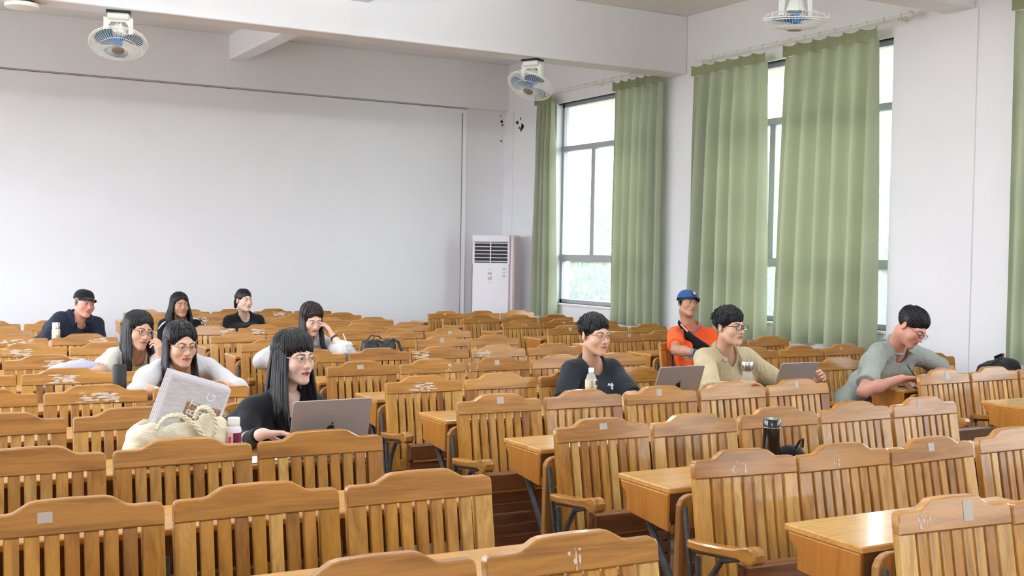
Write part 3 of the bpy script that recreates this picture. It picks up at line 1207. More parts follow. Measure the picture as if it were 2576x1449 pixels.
def cloth_mat(name, col, rough=0.85, var=0.08, weave=380.0, wr=0.25, sheen=0.1, extra=None):
    m, nt, b = new_mat(name)
    L = nt.links.new
    tc = N(nt, 'ShaderNodeTexCoord')
    n1 = N(nt, 'ShaderNodeTexNoise', Scale=7.0, Detail=3.0)
    L(tc.outputs['Object'], n1.inputs['Vector'])
    lo = tuple(c * (1 - var) for c in col[:3]) + (1,)
    hi = tuple(min(1, c * (1 + var)) for c in col[:3]) + (1,)
    r = ramp(nt, [(0.35, lo), (0.65, hi)])
    L(n1.outputs['Fac'], r.inputs['Fac'])
    csock = r.outputs['Color']
    if extra == 'floral':
        vo = N(nt, 'ShaderNodeTexVoronoi', Scale=11.0)
        L(tc.outputs['Object'], vo.inputs['Vector'])
        nz = N(nt, 'ShaderNodeTexNoise', Scale=60.0, Detail=2.0)
        L(tc.outputs['Object'], nz.inputs['Vector'])
        ad = N(nt, 'ShaderNodeMath', operation='MULTIPLY_ADD')
        ad.inputs[1].default_value = 0.35
        L(nz.outputs['Fac'], ad.inputs[0])
        L(vo.outputs['Distance'], ad.inputs[2])
        fr = ramp(nt, [(0.50, (1, 1, 1, 1)), (0.54, (0, 0, 0, 1))])
        L(ad.outputs[0], fr.inputs['Fac'])
        sep = N(nt, 'ShaderNodeSeparateColor')
        L(vo.outputs['Color'], sep.inputs[0])
        cr = ramp(nt, [(0.0, lin(205, 60, 84)), (0.45, lin(220, 96, 110)), (0.5, lin(150, 164, 120)), (1.0, lin(120, 142, 110))])
        cr.color_ramp.interpolation = 'CONSTANT'
        L(sep.outputs[0], cr.inputs['Fac'])
        mx = N(nt, 'ShaderNodeMix', data_type='RGBA')
        L(fr.outputs['Color'], mx.inputs[0])
        L(csock, mx.inputs[6])
        L(cr.outputs['Color'], mx.inputs[7])
        csock = mx.outputs[2]
    if extra == 'ribs':
        w = N(nt, 'ShaderNodeTexNoise', Scale=1.0, Detail=3.0)
        mp = N(nt, 'ShaderNodeMapping')
        mp.inputs['Scale'].default_value = (150, 150, 3)
        L(tc.outputs['Object'], mp.inputs['Vector'])
        L(mp.outputs[0], w.inputs['Vector'])
        cr = ramp(nt, [(0.35, (0.88, 0.87, 0.84, 1)), (0.6, (1, 1, 1, 1))])
        L(w.outputs['Fac'], cr.inputs['Fac'])
        mx = N(nt, 'ShaderNodeMix', data_type='RGBA', blend_type='MULTIPLY')
        mx.inputs[0].default_value = 1.0
        L(csock, mx.inputs[6])
        L(cr.outputs['Color'], mx.inputs[7])
        csock = mx.outputs[2]
    L(csock, b.inputs['Base Color'])
    b.inputs['Roughness'].default_value = rough
    b.inputs['Specular IOR Level'].default_value = 0.2
    b.inputs['Sheen Weight'].default_value = sheen
    n2 = N(nt, 'ShaderNodeTexNoise', Scale=weave, Detail=2.0)
    L(tc.outputs['Object'], n2.inputs['Vector'])
    n3 = N(nt, 'ShaderNodeTexNoise', Scale=16.0, Detail=2.0, Distortion=1.5)
    L(tc.outputs['Object'], n3.inputs['Vector'])
    b1 = N(nt, 'ShaderNodeBump', Strength=wr, Distance=0.02)
    L(n3.outputs['Fac'], b1.inputs['Height'])
    b2 = N(nt, 'ShaderNodeBump', Strength=0.12, Distance=0.002)
    L(n2.outputs['Fac'], b2.inputs['Height'])
    L(b1.outputs['Normal'], b2.inputs['Normal'])
    L(b2.outputs['Normal'], b.inputs['Normal'])
    return m


def mirror(p):
    q = p.copy()
    q[:, 0] = np.abs(q[:, 0])
    return q


def head_sdf(p, o):
    """head in its own frame: x to the person's left, -y forward, z up, origin between the ears at eye level"""
    jw, ck = o.get('jaw', 1.0), o.get('cheek', 1.0)
    q = mirror(p)
    d = s_ell(p, (0, .014, .043), (.0755, .094, .079))
    d = smin(d, s_ell(p, (0, -.030, -.030), (.0600 * jw, .066, .088)), .035)
    d = smin(d, s_cap(q, (.051 * jw, -.002, -.056), (.015, -.076, -.102), .020, .016), .03)
    d = smin(d, s_sph(p, (0, -.080, -.103), .0175), .02)
    d = smin(d, s_sph(q, (.039 * ck, -.064, -.030), .026 * ck), .03)
    d = smin(d, s_cap(q, (.012, -.091, .024), (.047, -.074, .021), .0095), .02)
    d = smax(d, -s_sph(q, (.031, -.107, .003), .0135), .016)
    d = smin(d, s_cap(p, (0, -.093, .012), (0, -.1105, -.030), .0060, .0100), .014)
    d = smin(d, s_sph(p, (0, -.1115, -.034), .0105), .008)
    d = smin(d, s_sph(q, (.0120, -.101, -.037), .0078), .007)
    d = smin(d, s_ell(p, (0, -.082, -.066), (.029, .021, .021)), .02)
    d = smin(d, s_cap(q, (0, -.0992, -.0598), (.0225, -.0945, -.0642), .0050, .0030), .005)
    d = smin(d, s_cap(q, (0, -.0982, -.0712), (.0195, -.0945, -.0682), .0060, .0036), .005)
    d = smax(d, -s_cap(q, (0, -.1040, -.0655), (.0215, -.0995, -.0664), .0013, .0006), .003)
    d = smin(d, s_sph(q, (.0315, -.0865, .004), .0136), .006)
    op = o.get('open', 1.0)
    d = smax(d, -s_ell(q, (.0315, -.101, .0030), (.0145, .013, .0064 * op)), .002)
    qe = q - np.array((.0765, .012, -.004), F32)
    ca, sa = math.cos(0.35), math.sin(0.35)
    qe = np.stack([qe[:, 0] * ca + qe[:, 1] * sa, -qe[:, 0] * sa + qe[:, 1] * ca, qe[:, 2]], 1)
    ear = s_ell(qe, (0, 0, 0), (.0085, .0185, .031))
    ear = smax(ear, -s_ell(qe, (.009, -.003, .002), (.006, .010, .019)), .004)
    d = smin(d, ear, .007)
    nb = o['neck_local']
    nr = o.get('neck', 0.050)
    d = smin(d, s_cap(p, (0, .022, -.065), nb, nr, nr * 1.12), .028)
    return d


def head_cols(p, o):
    base = np.array(o['skin'], float)
    n = len(p)
    c = np.tile(base, (n, 1))
    q = mirror(p.astype(F32))

    def blend(mask, col):
        m = np.clip(mask, 0, 1)[:, None]
        c[:] = c * (1 - m) + np.array(col) * m
    front = (p[:, 1] < -0.02)
    fl = q.copy()
    fl[:, 1] = 0
    blush = np.exp(-(np.linalg.norm(q - np.array((.042, -.085, -.028)), axis=1) / .022) ** 2)
    blend(blush * o.get('blush', 0.35), base * np.array((1.0, .72, .68)))
    nose = np.exp(-(np.linalg.norm(q - np.array((.0, -.112, -.034)), axis=1) / .014) ** 2)
    blend(nose * .25, base * np.array((1.0, .78, .72)))
    under = np.exp(-((q[:, 0] - .030) / .014) ** 2 - ((q[:, 2] + .012) / .005) ** 2) * front
    blend(under * .30, base * np.array((.80, .68, .66)))
    lip = o.get('lip', lin(178, 92, 88)[:3])
    lu = s_cap(q, (0, -.0992, -.0600), (.0225, -.0945, -.0645), .0050, .0028)
    ll = s_cap(q, (0, -.0982, -.0710), (.0195, -.0945, -.0680), .0058, .0034)
    lm = np.minimum(lu, ll)
    blend(np.clip((.0036 - lm) / .0018, 0, 1) * front, lip)
    gv = s_cap(q, (0, -.1025, -.0655), (.0225, -.0975, -.0664), .0010)
    blend(np.clip((.0022 - gv) / .0014, 0, 1) * front * 0.85, np.array(lip) * .35)
    bw = o.get('brow', lin(40, 30, 28)[:3])
    f2 = fl.copy()
    b1 = s_cap(f2, (.013, 0, .0215), (.032, 0, .0265), .0030, .0034)
    b2 = s_cap(f2, (.032, 0, .0265), (.051, 0, .0205), .0032, .0012)
    bm_ = np.minimum(b1, b2)
    blend(np.clip((.0012 - bm_) / .0018, 0, 1) * front * o.get('brow_a', .9), bw)
    op = max(o.get('open', 1.0), 0.18)
    ex, ez = (q[:, 0] - .0315) / .0158, (q[:, 2] - .0030) / (.0064 * op + .0010)
    ring = np.abs(np.sqrt(ex ** 2 + ez ** 2) - 1.0)
    up = np.clip((q[:, 2] - .0020) / .0015, 0, 1)
    blend(np.clip(1 - ring / .30, 0, 1) * (0.25 + 0.75 * up) * front * (np.abs(q[:, 0] - .0315) < .0185), lin(26, 20, 20)[:3])
    ns = s_sph(q, (.0066, -.1050, -.0425), .0034)
    blend(np.clip((.0018 - ns) / .0016, 0, 1), base * .28)
    if o.get('stubble'):
        s = np.exp(-(np.linalg.norm(p - np.array((0, -.088, -.088)), axis=1) / .04) ** 2)
        blend(s * o['stubble'], base * np.array((.72, .70, .70)))
    if o.get('scalp') is not None:
        m = np.clip((p[:, 2] - (.055 - .9 * (p[:, 1] + .085))) / .012, 0, 1)
        blend(m, o['scalp'])
    return c


def hand_sdf(p, wr, d, n, right, curl, thumb, hs=1.0):
    d, n = unit(d), unit(n)
    n = unit(n - d * (n @ d))
    s = np.cross(d, n) * (1 if right else -1)
    wr = np.asarray(wr, float)
    offs = [.027, .0085, -.0105, -.0280]
    segs = [(.040, .025, .019), (.044, .028, .020), (.041, .026, .019), (.032, .020, .017)]
    rad = [.0090, .0092, .0088, .0078]
    kn = [.088, .092, .087, .078]
    f = None
    for i in range(4):
        k = wr + (d * kn[i] + s * offs[i]) * hs
        m = s_cap(p, wr + (s * offs[i] * .55 + d * .012) * hs, k, .0155 * hs, .0112 * hs)
        f = m if f is None else smin(f, m, .012 * hs)
    for i in range(4):
        k = wr + (d * kn[i] + s * offs[i]) * hs
        cu = curl[i] if hasattr(curl, '__len__') else curl
        a, q0, fin = 0.0, k, None
        for j in range(3):
            a += cu * (0.75, 1.0, 0.7)[j]
            spread = (offs[i] / .03) * 0.07
            dr = unit(d * math.cos(a) + n * math.sin(a) + s * spread)
            q1 = q0 + dr * segs[i][j] * hs
            c = s_cap(p, q0, q1, rad[i] * hs * (1.04 - .08 * j), rad[i] * hs * (.98 - .09 * j))
            fin = c if fin is None else np.minimum(fin, c)
            q0 = q1
        f = smin(f, fin, .004 * hs)
    b0 = wr + (d * .022 + s * .020 + n * .004) * hs
    t1 = b0 + unit(d * .62 + s * (.72 - .35 * thumb) + n * (.30 + .55 * thumb)) * .044 * hs
    t2 = t1 + unit(d * .88 + s * (.30 - .45 * thumb) + n * (.30 + .35 * thumb)) * .033 * hs
    t3 = t2 + unit(d * .95 + s * (.10 - .45 * thumb) + n * (.30 + .30 * thumb)) * .026 * hs
    f = smin(f, s_cap(p, b0, t1, .0150 * hs, .0115 * hs), .014 * hs)
    f = smin(f, np.minimum(s_cap(p, t1, t2, .0108 * hs, .0100 * hs), s_cap(p, t2, t3, .0100 * hs, .0080 * hs)), .004 * hs)
    return f


def head_matrix(pos, yaw, pitch, roll, s):
    return Matrix.Translation(Vector(pos)) @ Matrix.Rotation(math.radians(yaw), 4, 'Z') @ Matrix.Rotation(math.radians(pitch), 4, 'X') @ Matrix.Rotation(math.radians(roll), 4, 'Y') @ Matrix.Scale(s, 4)


def apply(M, pts):
    A = np.array(M)
    return np.asarray(pts, float) @ A[:3, :3].T + A[:3, 3]


def wrinkle(p, amp, seed):
    x, y, z = p[:, 0], p[:, 1], p[:, 2]
    a = np.sin(19 * x + 11 * z + 2.2 * np.sin(13 * y + seed) + seed)
    b = np.sin(31 * z - 17 * x + 2.0 * np.sin(9 * x + 14 * y + seed * 2))
    c = np.sin(43 * y + 23 * z + 1.7 * np.sin(21 * x + seed))
    return amp * (0.5 * a + 0.35 * b + 0.25 * c)


EL = dict(c=(0, .016, .047), r=(.0835, .1035, .0885))


def on_scalp(dirs, k=1.0):
    dirs = dirs / np.linalg.norm(dirs, axis=1)[:, None]
    return np.array(EL['c']) + dirs * np.array(EL['r']) * k


def hair_cap(p, o):
    d = s_ell(p, EL['c'], np.array(EL['r']) * 1.018)
    dz = o.get('hairline', 0.0)
    d = smax(d, -s_ell(p, (o.get('part_x', 0) * .2, -.122, -.030 + dz), (.066, .078, .086)), .010)
    if o['style'] == 'short':
        lim = np.where(p[:, 1] < -.012, -.018 + (-.012 - p[:, 1]) * .55, -.012 - .50 * p[:, 1])
        lim = np.maximum(lim, -.058)
        d = smax(d, lim - p[:, 2], .008)
        d = smax(d, -s_ell(mirror(p), (.082, .012, -.008), (.022, .020, .028)), .005)
    elif o['style'] == 'tied':
        d = smax(d, -.050 - .1 * p[:, 1] - p[:, 2], .01)
        d = smax(d, -s_ell(mirror(p), (.082, -.004, -.012), (.024, .030, .030)), .006)
    else:
        d = smax(d, -.080 - p[:, 2], .01)
    return d


def locks_mesh(mb, path, r0, flat=0.55, sides=6):
    n = len(path)
    rad = []
    for i in range(n):
        t = i / (n - 1)
        k = r0 * (0.75 + 0.5 * min(1, t * 4)) * (1.0 - 0.9 * max(0, (t - .72) / .28) ** 1.5) / 1.25
        rad.append((max(k, .0006), max(k * flat, .0005)))
    mb.tube(path, rad, sides)


def long_hair(M, o, rnd, s):
    """strands from the parting over the scalp, then falling under gravity"""
    mb = MB()
    zend, front, nl = o['hair_z'], o.get('hair_front', 60), o.get('locks', 130)
    px = o.get('part_x', 0.0)
    out = o.get('hair_out', 0.0)
    fwd = np.array(o['fwd'])
    for i in range(nl):
        sd = 1 if i % 2 else -1
        th = math.radians(rnd.uniform(front, 178))
        ys = -0.80 + 1.5 * rnd.random() * (th / math.pi) ** 0.6
        s0 = np.array((px * .08 / .083 + sd * .05, ys, 0.75))
        if i % 3 == 0:
            th = math.radians(rnd.uniform(front, min(front + 38, 120)))
            s0 = np.array((px + sd * rnd.uniform(.02, .30), -.95, .22 + .40 * rnd.random() + o.get('hairline', 0) * 5))
        s1 = np.array((sd * math.sin(th), -math.cos(th), -0.15 + rnd.uniform(-.15, .1)))
        pts = []
        kk = rnd.uniform(0.985, 1.035)
        for t in np.linspace(0, 1, 7):
            dr = s0 / np.linalg.norm(s0) * (1 - t) + s1 / np.linalg.norm(s1) * t
            pts.append(on_scalp(dr[None], kk)[0])
        P = [np.array(x) for x in apply(M, pts)]
        ze = zend + rnd.uniform(-.05, .03) + (0.04 if th > 2.2 else 0)
        lat = P[-1] - np.array(M.translation)
        lat[2] = 0
        lat = unit(lat)
        z0 = P[-1][2]
        m = 7
        wv = rnd.uniform(-1, 1)
        for j in range(1, m + 1):
            t = j / m
            q = P[6].copy()
            q[2] = z0 + (ze - z0) * t
            sw = o.get('spread', 0.03)
            q += lat * (sw * t + out * t * t) + fwd * (o.get('drape', .045) * t * t if th < math.radians(110) else -.02 * t)
            wa = o.get('wave', 0.004)
            q += np.array((math.sin(5 * t + wv * 3), math.cos(4 * t + wv * 4), 0)) * wa * t
            P.append(q)
        locks_mesh(mb, [Vector(x) for x in P], rnd.uniform(.0055, .0095) * s)
    return mb


def fringe(M, o, rnd, s, mb):
    """locks combed from the crown over the forehead"""
    for (a0, a1, zt, n, r0) in o.get('fringe', []):
        for i in range(n):
            az = math.radians(rnd.uniform(a0, a1))
            s0 = np.array((o.get('part_x', 0) + rnd.uniform(-.1, .1) + .25 * math.sin(az), rnd.uniform(-.35, .1), 0.95))
            ze = (zt + rnd.uniform(-1, 1) * o.get('fringe_var', .009) - EL['c'][2]) / EL['r'][2]
            c = math.sqrt(max(.05, 1 - ze * ze))
            s1 = np.array((math.sin(az) * c, -math.cos(az) * c, ze))
            pts = []
            lift = rnd.uniform(1.0, 1.05)
            for t in np.linspace(0, 1, 8):
                dr = s0 / np.linalg.norm(s0) * (1 - t) + s1 * t
                pts.append(on_scalp(dr[None], lift + .035 * math.sin(math.pi * t))[0])
            locks_mesh(mb, [Vector(x) for x in apply(M, pts)], r0 * s * rnd.uniform(.7, 1.2))
    return mb


def short_hair(M, o, rnd, s):
    """short strands that radiate from the crown whorl"""
    mb = MB()
    n = o.get('locks', 700)
    ga = math.pi * (3 - math.sqrt(5))
    L_ = o.get('len', .045)
    crown = unit((.12, .55, .83))
    bias = np.array(o.get('comb', (.15, -.6, .25)))
    for i in range(n):
        z = 1 - 1.12 * (i + .5) / n
        r = math.sqrt(max(0, 1 - z * z))
        a = i * ga
        d0 = np.array((r * math.cos(a), r * math.sin(a), z))
        if d0[1] < -.50 and z < .52:
            continue
        if z < .12 and abs(d0[0]) > .75 and d0[1] < .25:
            continue
        tg = d0 - crown * (d0 @ crown)
        dirn = unit(tg) + bias * max(0, z) + np.array([rnd.uniform(-.25, .25) for _ in range(3)])
        if z < .4:
            dirn = dirn + np.array((0, -.15, -1.0))
        tn = unit(dirn - d0 * (dirn @ d0))
        ll = L_ * (1.0 if z > .45 else .62) * rnd.uniform(.75, 1.15)
        lf = o.get('lift', .06) * (1 if z > .35 else .3) * rnd.uniform(.5, 1.2)
        pts = []
        for t in np.linspace(0, 1, 5):
            dd = d0 + tn * t * ll / .09
            pts.append(on_scalp(dd[None], .985 + lf * math.sin(t * 2.1))[0])
        locks_mesh(mb, [Vector(x) for x in apply(M, pts)], rnd.uniform(.0034, .0056) * s, .6, 5)
    return mb


def glasses(M, e, col, kind='round', metal=0.6, thick=.0013, lens=True):
    mt = plain('glasses_frame', col, 0.3, 0.5, metal)
    mb = MB()
    rx, rz = {'round': (.0225, .0205), 'oval': (.0240, .0165), 'square': (.0250, .0185)}[kind]
    zc = -.001
    lens_mb = MB()
    for sx in (-1, 1):
        pts = []
        for k in range(24):
            a = 2 * math.pi * k / 24
            ca, sa = math.cos(a), math.sin(a)
            if kind == 'square':
                ca = math.copysign(abs(ca) ** .6, ca)
                sa = math.copysign(abs(sa) ** .6, sa)
            x = sx * .0325 + ca * rx
            pts.append((x, -.1155 + .20 * abs(x) ** 1.6 * 2.2, zc + sa * rz))
        mb.tube(pts, thick, 6, closed=True)
        lens_mb.add(pts, [tuple(range(len(pts)))])
        xe = sx * (.0325 + rx)
        mb.tube([(xe, -.1155 + .44 * abs(xe) ** 1.6, zc + .006), (sx * .0735, -.070, .008), (sx * .0800, .000, .012), (sx * .079, .022, .002)], thick * 1.1, 6)
        mb.tube([(sx * .009, -.1115, zc - .004), (sx * .0075, -.107, zc - .011)], thick * .9, 5)
    mb.tube([(-.0105, -.1150, zc + .004), (0, -.1175, zc + .007), (.0105, -.1150, zc + .004)], thick, 6)
    A = M
    mb.v = [tuple(A @ Vector(p)) for p in mb.v]
    lens_mb.v = [tuple(A @ Vector(p)) for p in lens_mb.v]
    g = mb.build('glasses', mt, e, smooth='all')
    if lens:
        if 'lens' not in M_:
            m, nt, b = new_mat('spectacle_lens')
            for n in list(nt.nodes):
                if n.type != 'OUTPUT_MATERIAL':
                    nt.nodes.remove(n)
            outn = [n for n in nt.nodes if n.type == 'OUTPUT_MATERIAL'][0]
            tr = N(nt, 'ShaderNodeBsdfTransparent')
            gl = N(nt, 'ShaderNodeBsdfGlossy')
            gl.inputs['Roughness'].default_value = .02
            mx = N(nt, 'ShaderNodeMixShader')
            mx.inputs[0].default_value = .10
            nt.links.new(tr.outputs[0], mx.inputs[1])
            nt.links.new(gl.outputs[0], mx.inputs[2])
            nt.links.new(mx.outputs[0], outn.inputs['Surface'])
            M_['lens'] = m
        lens_mb.build('lens', M_['lens'], g)
    return g


SKIN = dict(fair=lin(220, 184, 164)[:3], mid=lin(206, 164, 138)[:3], tan=lin(182, 136, 110)[:3], ruddy=lin(204, 148, 128)[:3])


def person(label, o):
    """builds one seated person; every position in o is a world point"""
    rnd = random.Random(o.get('seed', 1))
    s = o.get('scale', 1.0) * .965
    Nk, P = V3(o['neck']), V3(o['pelvis'])
    be = math.radians(o.get('body_yaw', 0))
    lat = V3(math.cos(be), math.sin(be), 0)
    fwd = V3(math.sin(be), -math.cos(be), 0)
    tilt = o.get('tilt', 0.0)
    latv = unit(lat + V3(0, 0, -tilt))
    hw = o.get('hw', .175)
    sag = o.get('sag', .016)
    shL = Nk + latv * hw - V3(0, 0, sag)
    shR = Nk - latv * hw - V3(0, 0, sag)
    shL = shL + V3(o.get('shL_off', (0, 0, 0)))
    shR = shR + V3(o.get('shR_off', (0, 0, 0)))
    u = unit(Nk - P)
    fem = o.get('fem', False)
    girth = o.get('girth', 1.0)
    e = empty('person', (P[0], P[1], 0.0), 0, label, 'person')
    E_ = Matrix.Translation(-Vector((P[0], P[1], 0.0)))
    M = head_matrix(o['head'], o.get('yaw', 0), o.get('pitch', 0), o.get('roll', 0), s)
    Mi = M.inverted()
    ho = dict(o)
    ho['neck_local'] = tuple(apply(Mi, [Nk - V3(0, 0, .03) + (-fwd) * .01])[0])
    ho['skin'] = SKIN[o.get('skin', 'mid')]
    ho['neck'] = o.get('neck_r', .047 if fem else .054)
    h = o.get('res', .0024)
    parts = []

    def org(v):
        return np.asarray(v, float) - np.array((P[0], P[1], 0.0))
    nl = np.array(ho['neck_local'])
    lo = np.minimum(np.array((-.105, -.135, -.15)), nl - .075)
    hi = np.maximum(np.array((.105, .125, .14)), nl + .075)
    v, q = mesh_sdf(lambda p: head_sdf(p, ho), lo, hi, h)
    hc = head_cols(v, ho)
    parts.append((org(apply(M, v)), q, hc))
    sk = np.array(ho['skin'])

    # torso under the clothes
    Wp = P + (Nk - P) * .36 + fwd * o.get('belly', .0)
    ch0, ch1 = Nk - u * .17 + fwd * .012 - latv * (hw - .085), Nk - u * .17 + fwd * .012 + latv * (hw - .085)

    def torso(p):
        d = s_cap(p, shR + latv * .02, shL - latv * .02, .052 * girth ** .5)
        d = smin(d, s_cap(p, ch0, ch1, .096 * girth), .07)
        d = smin(d, s_cap(p, Wp - lat * .065, Wp + lat * .065, .098 * girth), .09)
        d = smin(d, s_cap(p, P - lat * .085, P + lat * .085, .112 * girth), .08)
        d = smin(d, s_cap(p, Nk + V3(0, 0, .045), shR * .62 + Nk * .38, .045, .034), .05)
        d = smin(d, s_cap(p, Nk + V3(0, 0, .045), shL * .62 + Nk * .38, .045, .034), .05)
        if fem:
            for sg in (-1, 1):
                d = smin(d, s_sph(p, Nk - u * .20 + latv * sg * .070 + fwd * .075, .050), .05)
        return d
    tl = np.min([shR, shL, P, Wp], 0) - .22
    th = np.max([shR, shL, P, Wp, Nk], 0) + .16
    v, q = mesh_sdf(lambda p: torso(p) + .004, tl, th, .009)
    parts.append((org(v), q, np.tile(sk, (len(v), 1))))

    # arms and hands
    am = .90 if fem else 1.0
    am *= o.get('arm', 1.0)
    arms = {}
    for side in ('R', 'L'):
        sh = shR if side == 'R' else shL
        A = o.get('arm' + side)
        if A is None:
            A = dict(el=sh + V3(0, 0, -.27) + fwd * .03 + latv * (-.03 if side == 'R' else .03))
            A['wr'] = A['el'] + unit(fwd * 1.0 + V3(0, 0, -.25) + latv * (.35 if side == 'R' else -.35)) * .23
            A['d'] = unit(A['wr'] - A['el'])
            A['n'] = V3(0, 0, -1)
        A = dict(A)
        A['el'], A['wr'] = V3(A['el']), V3(A['wr'])
        A.setdefault('d', unit(A['wr'] - A['el']))
        A.setdefault('n', V3(0, 0, -1))
        A.setdefault('curl', .35)
        A.setdefault('thumb', .3)
        A['sh'] = sh
        arms[side] = A
        hs = (.92 if fem else 1.0) * o.get('hand', 1.0)

        def arm(p, A=A, side=side, hs=hs):
            d = s_cap(p, A['sh'], A['el'], .046 * am, .039 * am)
            fore = s_cap(p, A['el'], A['el'] * .62 + A['wr'] * .38, .040 * am, .041 * am)
            fore = smin(fore, s_cap(p, A['el'] * .62 + A['wr'] * .38, A['wr'], .041 * am, .0265 * am), .03)
            d = smin(d, fore, .025)
            return smin(d, hand_sdf(p, A['wr'], A['d'], A['n'], side == 'R', A['curl'], A['thumb'], hs), .014)
        pts = np.array([A['el'], A['wr'], A['wr'] + unit(A['d']) * .21 * hs, A['sh'] * .55 + A['el'] * .45])
        v, q = mesh_sdf(arm, pts.min(0) - .075, pts.max(0) + .075, o.get('hand_res', .0032))
        cc = np.tile(sk, (len(v), 1))
        hd = np.clip(1 - np.abs(np.linalg.norm(v - (A['wr'] + unit(A['d']) * .09), axis=1) - .0) / .11, 0, 1)
        cc = cc * (1 - .10 * hd[:, None] * np.array((.2, 1.0, 1.0)))
        parts.append((org(v), q, cc))
    v, q, c = join_parts(parts)
    np_mesh('body', v, q, M_['skin'], e, c)

    # eyes
    op = o.get('open', 1.0)
    if op > .25:
        for sx in (-1, 1):
            mb = MB()
            gx, gz = o.get('gaze', (0, 0))
            cx, cy, cz = sx * .0315, -.0862, .0038
            R = .0124
            segs, rings = 20, 14
            gd = unit((gx, -1, gz))
            a1 = unit(np.cross(gd, (0, 0, 1)))
            a2 = np.cross(a1, gd)
            vs, fs, cols = [], [], []
            for i in range(rings + 1):
                ph = math.pi * .55 * (i / rings) ** 1.3
                for k in range(segs):
                    t = 2 * math.pi * k / segs
                    dd = gd * math.cos(ph) + (a1 * math.cos(t) + a2 * math.sin(t)) * math.sin(ph)
                    vs.append(np.array((cx, cy, cz)) + dd * R)
                    rr = R * math.sin(ph)
                    cols.append(lin(12, 9, 8)[:3] if rr < .0026 else (lin(52, 34, 24)[:3] if rr < .0058 else lin(232, 224, 220)[:3]))
            q = [(i * segs + k, i * segs + (k + 1) % segs, (i + 1) * segs + (k + 1) % segs, (i + 1) * segs + k) for i in range(rings) for k in range(segs)]
            np_mesh('eye', org(apply(M, vs)), np.array(q), M_['eye'], e, np.array(cols))

    # shirt
    sl = o.get('sleeve', .6)
    loose = o.get('loose', .014)
    vneck = o.get('vneck')
    hp = V3(o['head'])
    wamp = o.get('wrinkle', .0035)

    def shirt(p):
        d = torso(p) - loose * .8
        for side in ('R', 'L'):
            A = arms[side]
            t = min(sl, 1.0)
            end = A['sh'] + (A['el'] - A['sh']) * t
            c = s_cap(p, A['sh'], end + (A['el'] - A['sh']) * .05, .050 * am + loose, .044 * am + loose * 1.25)
            dr = unit(A['el'] - A['sh'])
            if sl <= 1.0:
                c = smax(c, (p - end.astype(F32)) @ dr.astype(F32), .005)
                d = smin(d, c, .025)
            else:
                d = smin(d, c, .025)
                tf = sl - 1.0
                en2 = A['el'] + (A['wr'] - A['el']) * tf
                c2 = s_cap(p, A['el'], en2, .043 * am + loose * .9, (.043 - .014 * tf) * am + loose * o.get('cuff', .7))
                d2 = unit(A['wr'] - A['el'])
                c2 = smax(c2, (p - en2.astype(F32)) @ d2.astype(F32), .004)
                d = smin(d, c2, .03)
        d = d + wrinkle(p, wamp, o.get('seed', 1))
        nr = ho['neck'] * s + o.get('collar_gap', .016)
        d = smax(d, -s_cap(p, Nk + V3(0, 0, -.015) + fwd * o.get('neck_fwd', .012), Nk * .4 + hp * .6, nr, nr), .008)
        if vneck:
            d = smax(d, -s_cap(p, Nk + fwd * .075 + V3(0, 0, .01), Nk - u * vneck + fwd * .125, o.get('vwidth', .042), .004), .006)
        d = smax(d, (P[2] - .10) - p[:, 2], .01)
        return d
    al = [A[k] for A in arms.values() for k in ('el',)] + ([A['wr'] for A in arms.values()] if sl > 1 else [])
    lo = np.min([tl + .05] + [a - .09 for a in al], 0)
    hi = np.max([th] + [a + .09 for a in al], 0)
    v, q = mesh_sdf(shirt, lo, hi, o.get('shirt_res', .0075), pad=1.7)
    np_mesh(o.get('shirt_name', 'shirt'), org(v), q, o['shirt'], e)

    # trousers, shoes
    if o.get('legs', True):
        kn = [P + lat * sg * .11 + fwd * .42 + V3(0, 0, -.02) for sg in (-1, 1)]
        an = [k - V3(0, 0, k[2] - .09) + fwd * .02 for k in kn]

        def trousers(p):
            d = s_cap(p, P - lat * .085, P + lat * .085, .118 * girth)
            for i, sg in enumerate((-1, 1)):
                d = smin(d, s_cap(p, P + lat * sg * .09, kn[i], .082 * girth, .060), .04)
                d = smin(d, s_cap(p, kn[i], an[i], .060, .048), .03)
            return smax(d, p[:, 2] - (P[2] + .10), .01)
        pts = np.array([P - lat * .2, P + lat * .2] + kn + an)
        v, q = mesh_sdf(trousers, pts.min(0) - .14, pts.max(0) + .16, .014)
        np_mesh('trousers', org(v), q, o.get('trousers', M_['trousers']), e)
        for a in an:
            def shoe(p, a=a):
                c = a + V3(0, 0, -.05)
                d = s_cap(p, c - fwd * .03 + V3(0, 0, .01), c + fwd * .13, .040, .034)
                d = smin(d, s_cap(p, c + V3(0, 0, .02), a + V3(0, 0, .02), .040), .02)
                return smax(d, .002 - p[:, 2], .004)
            v, q = mesh_sdf(shoe, a - .2, a + np.array((.2, .2, .06)), .009)
            np_mesh('shoe', org(v), q, M_['shoe'], e)

    # hair
    hm = M_[o.get('hair_mat', 'hair')]
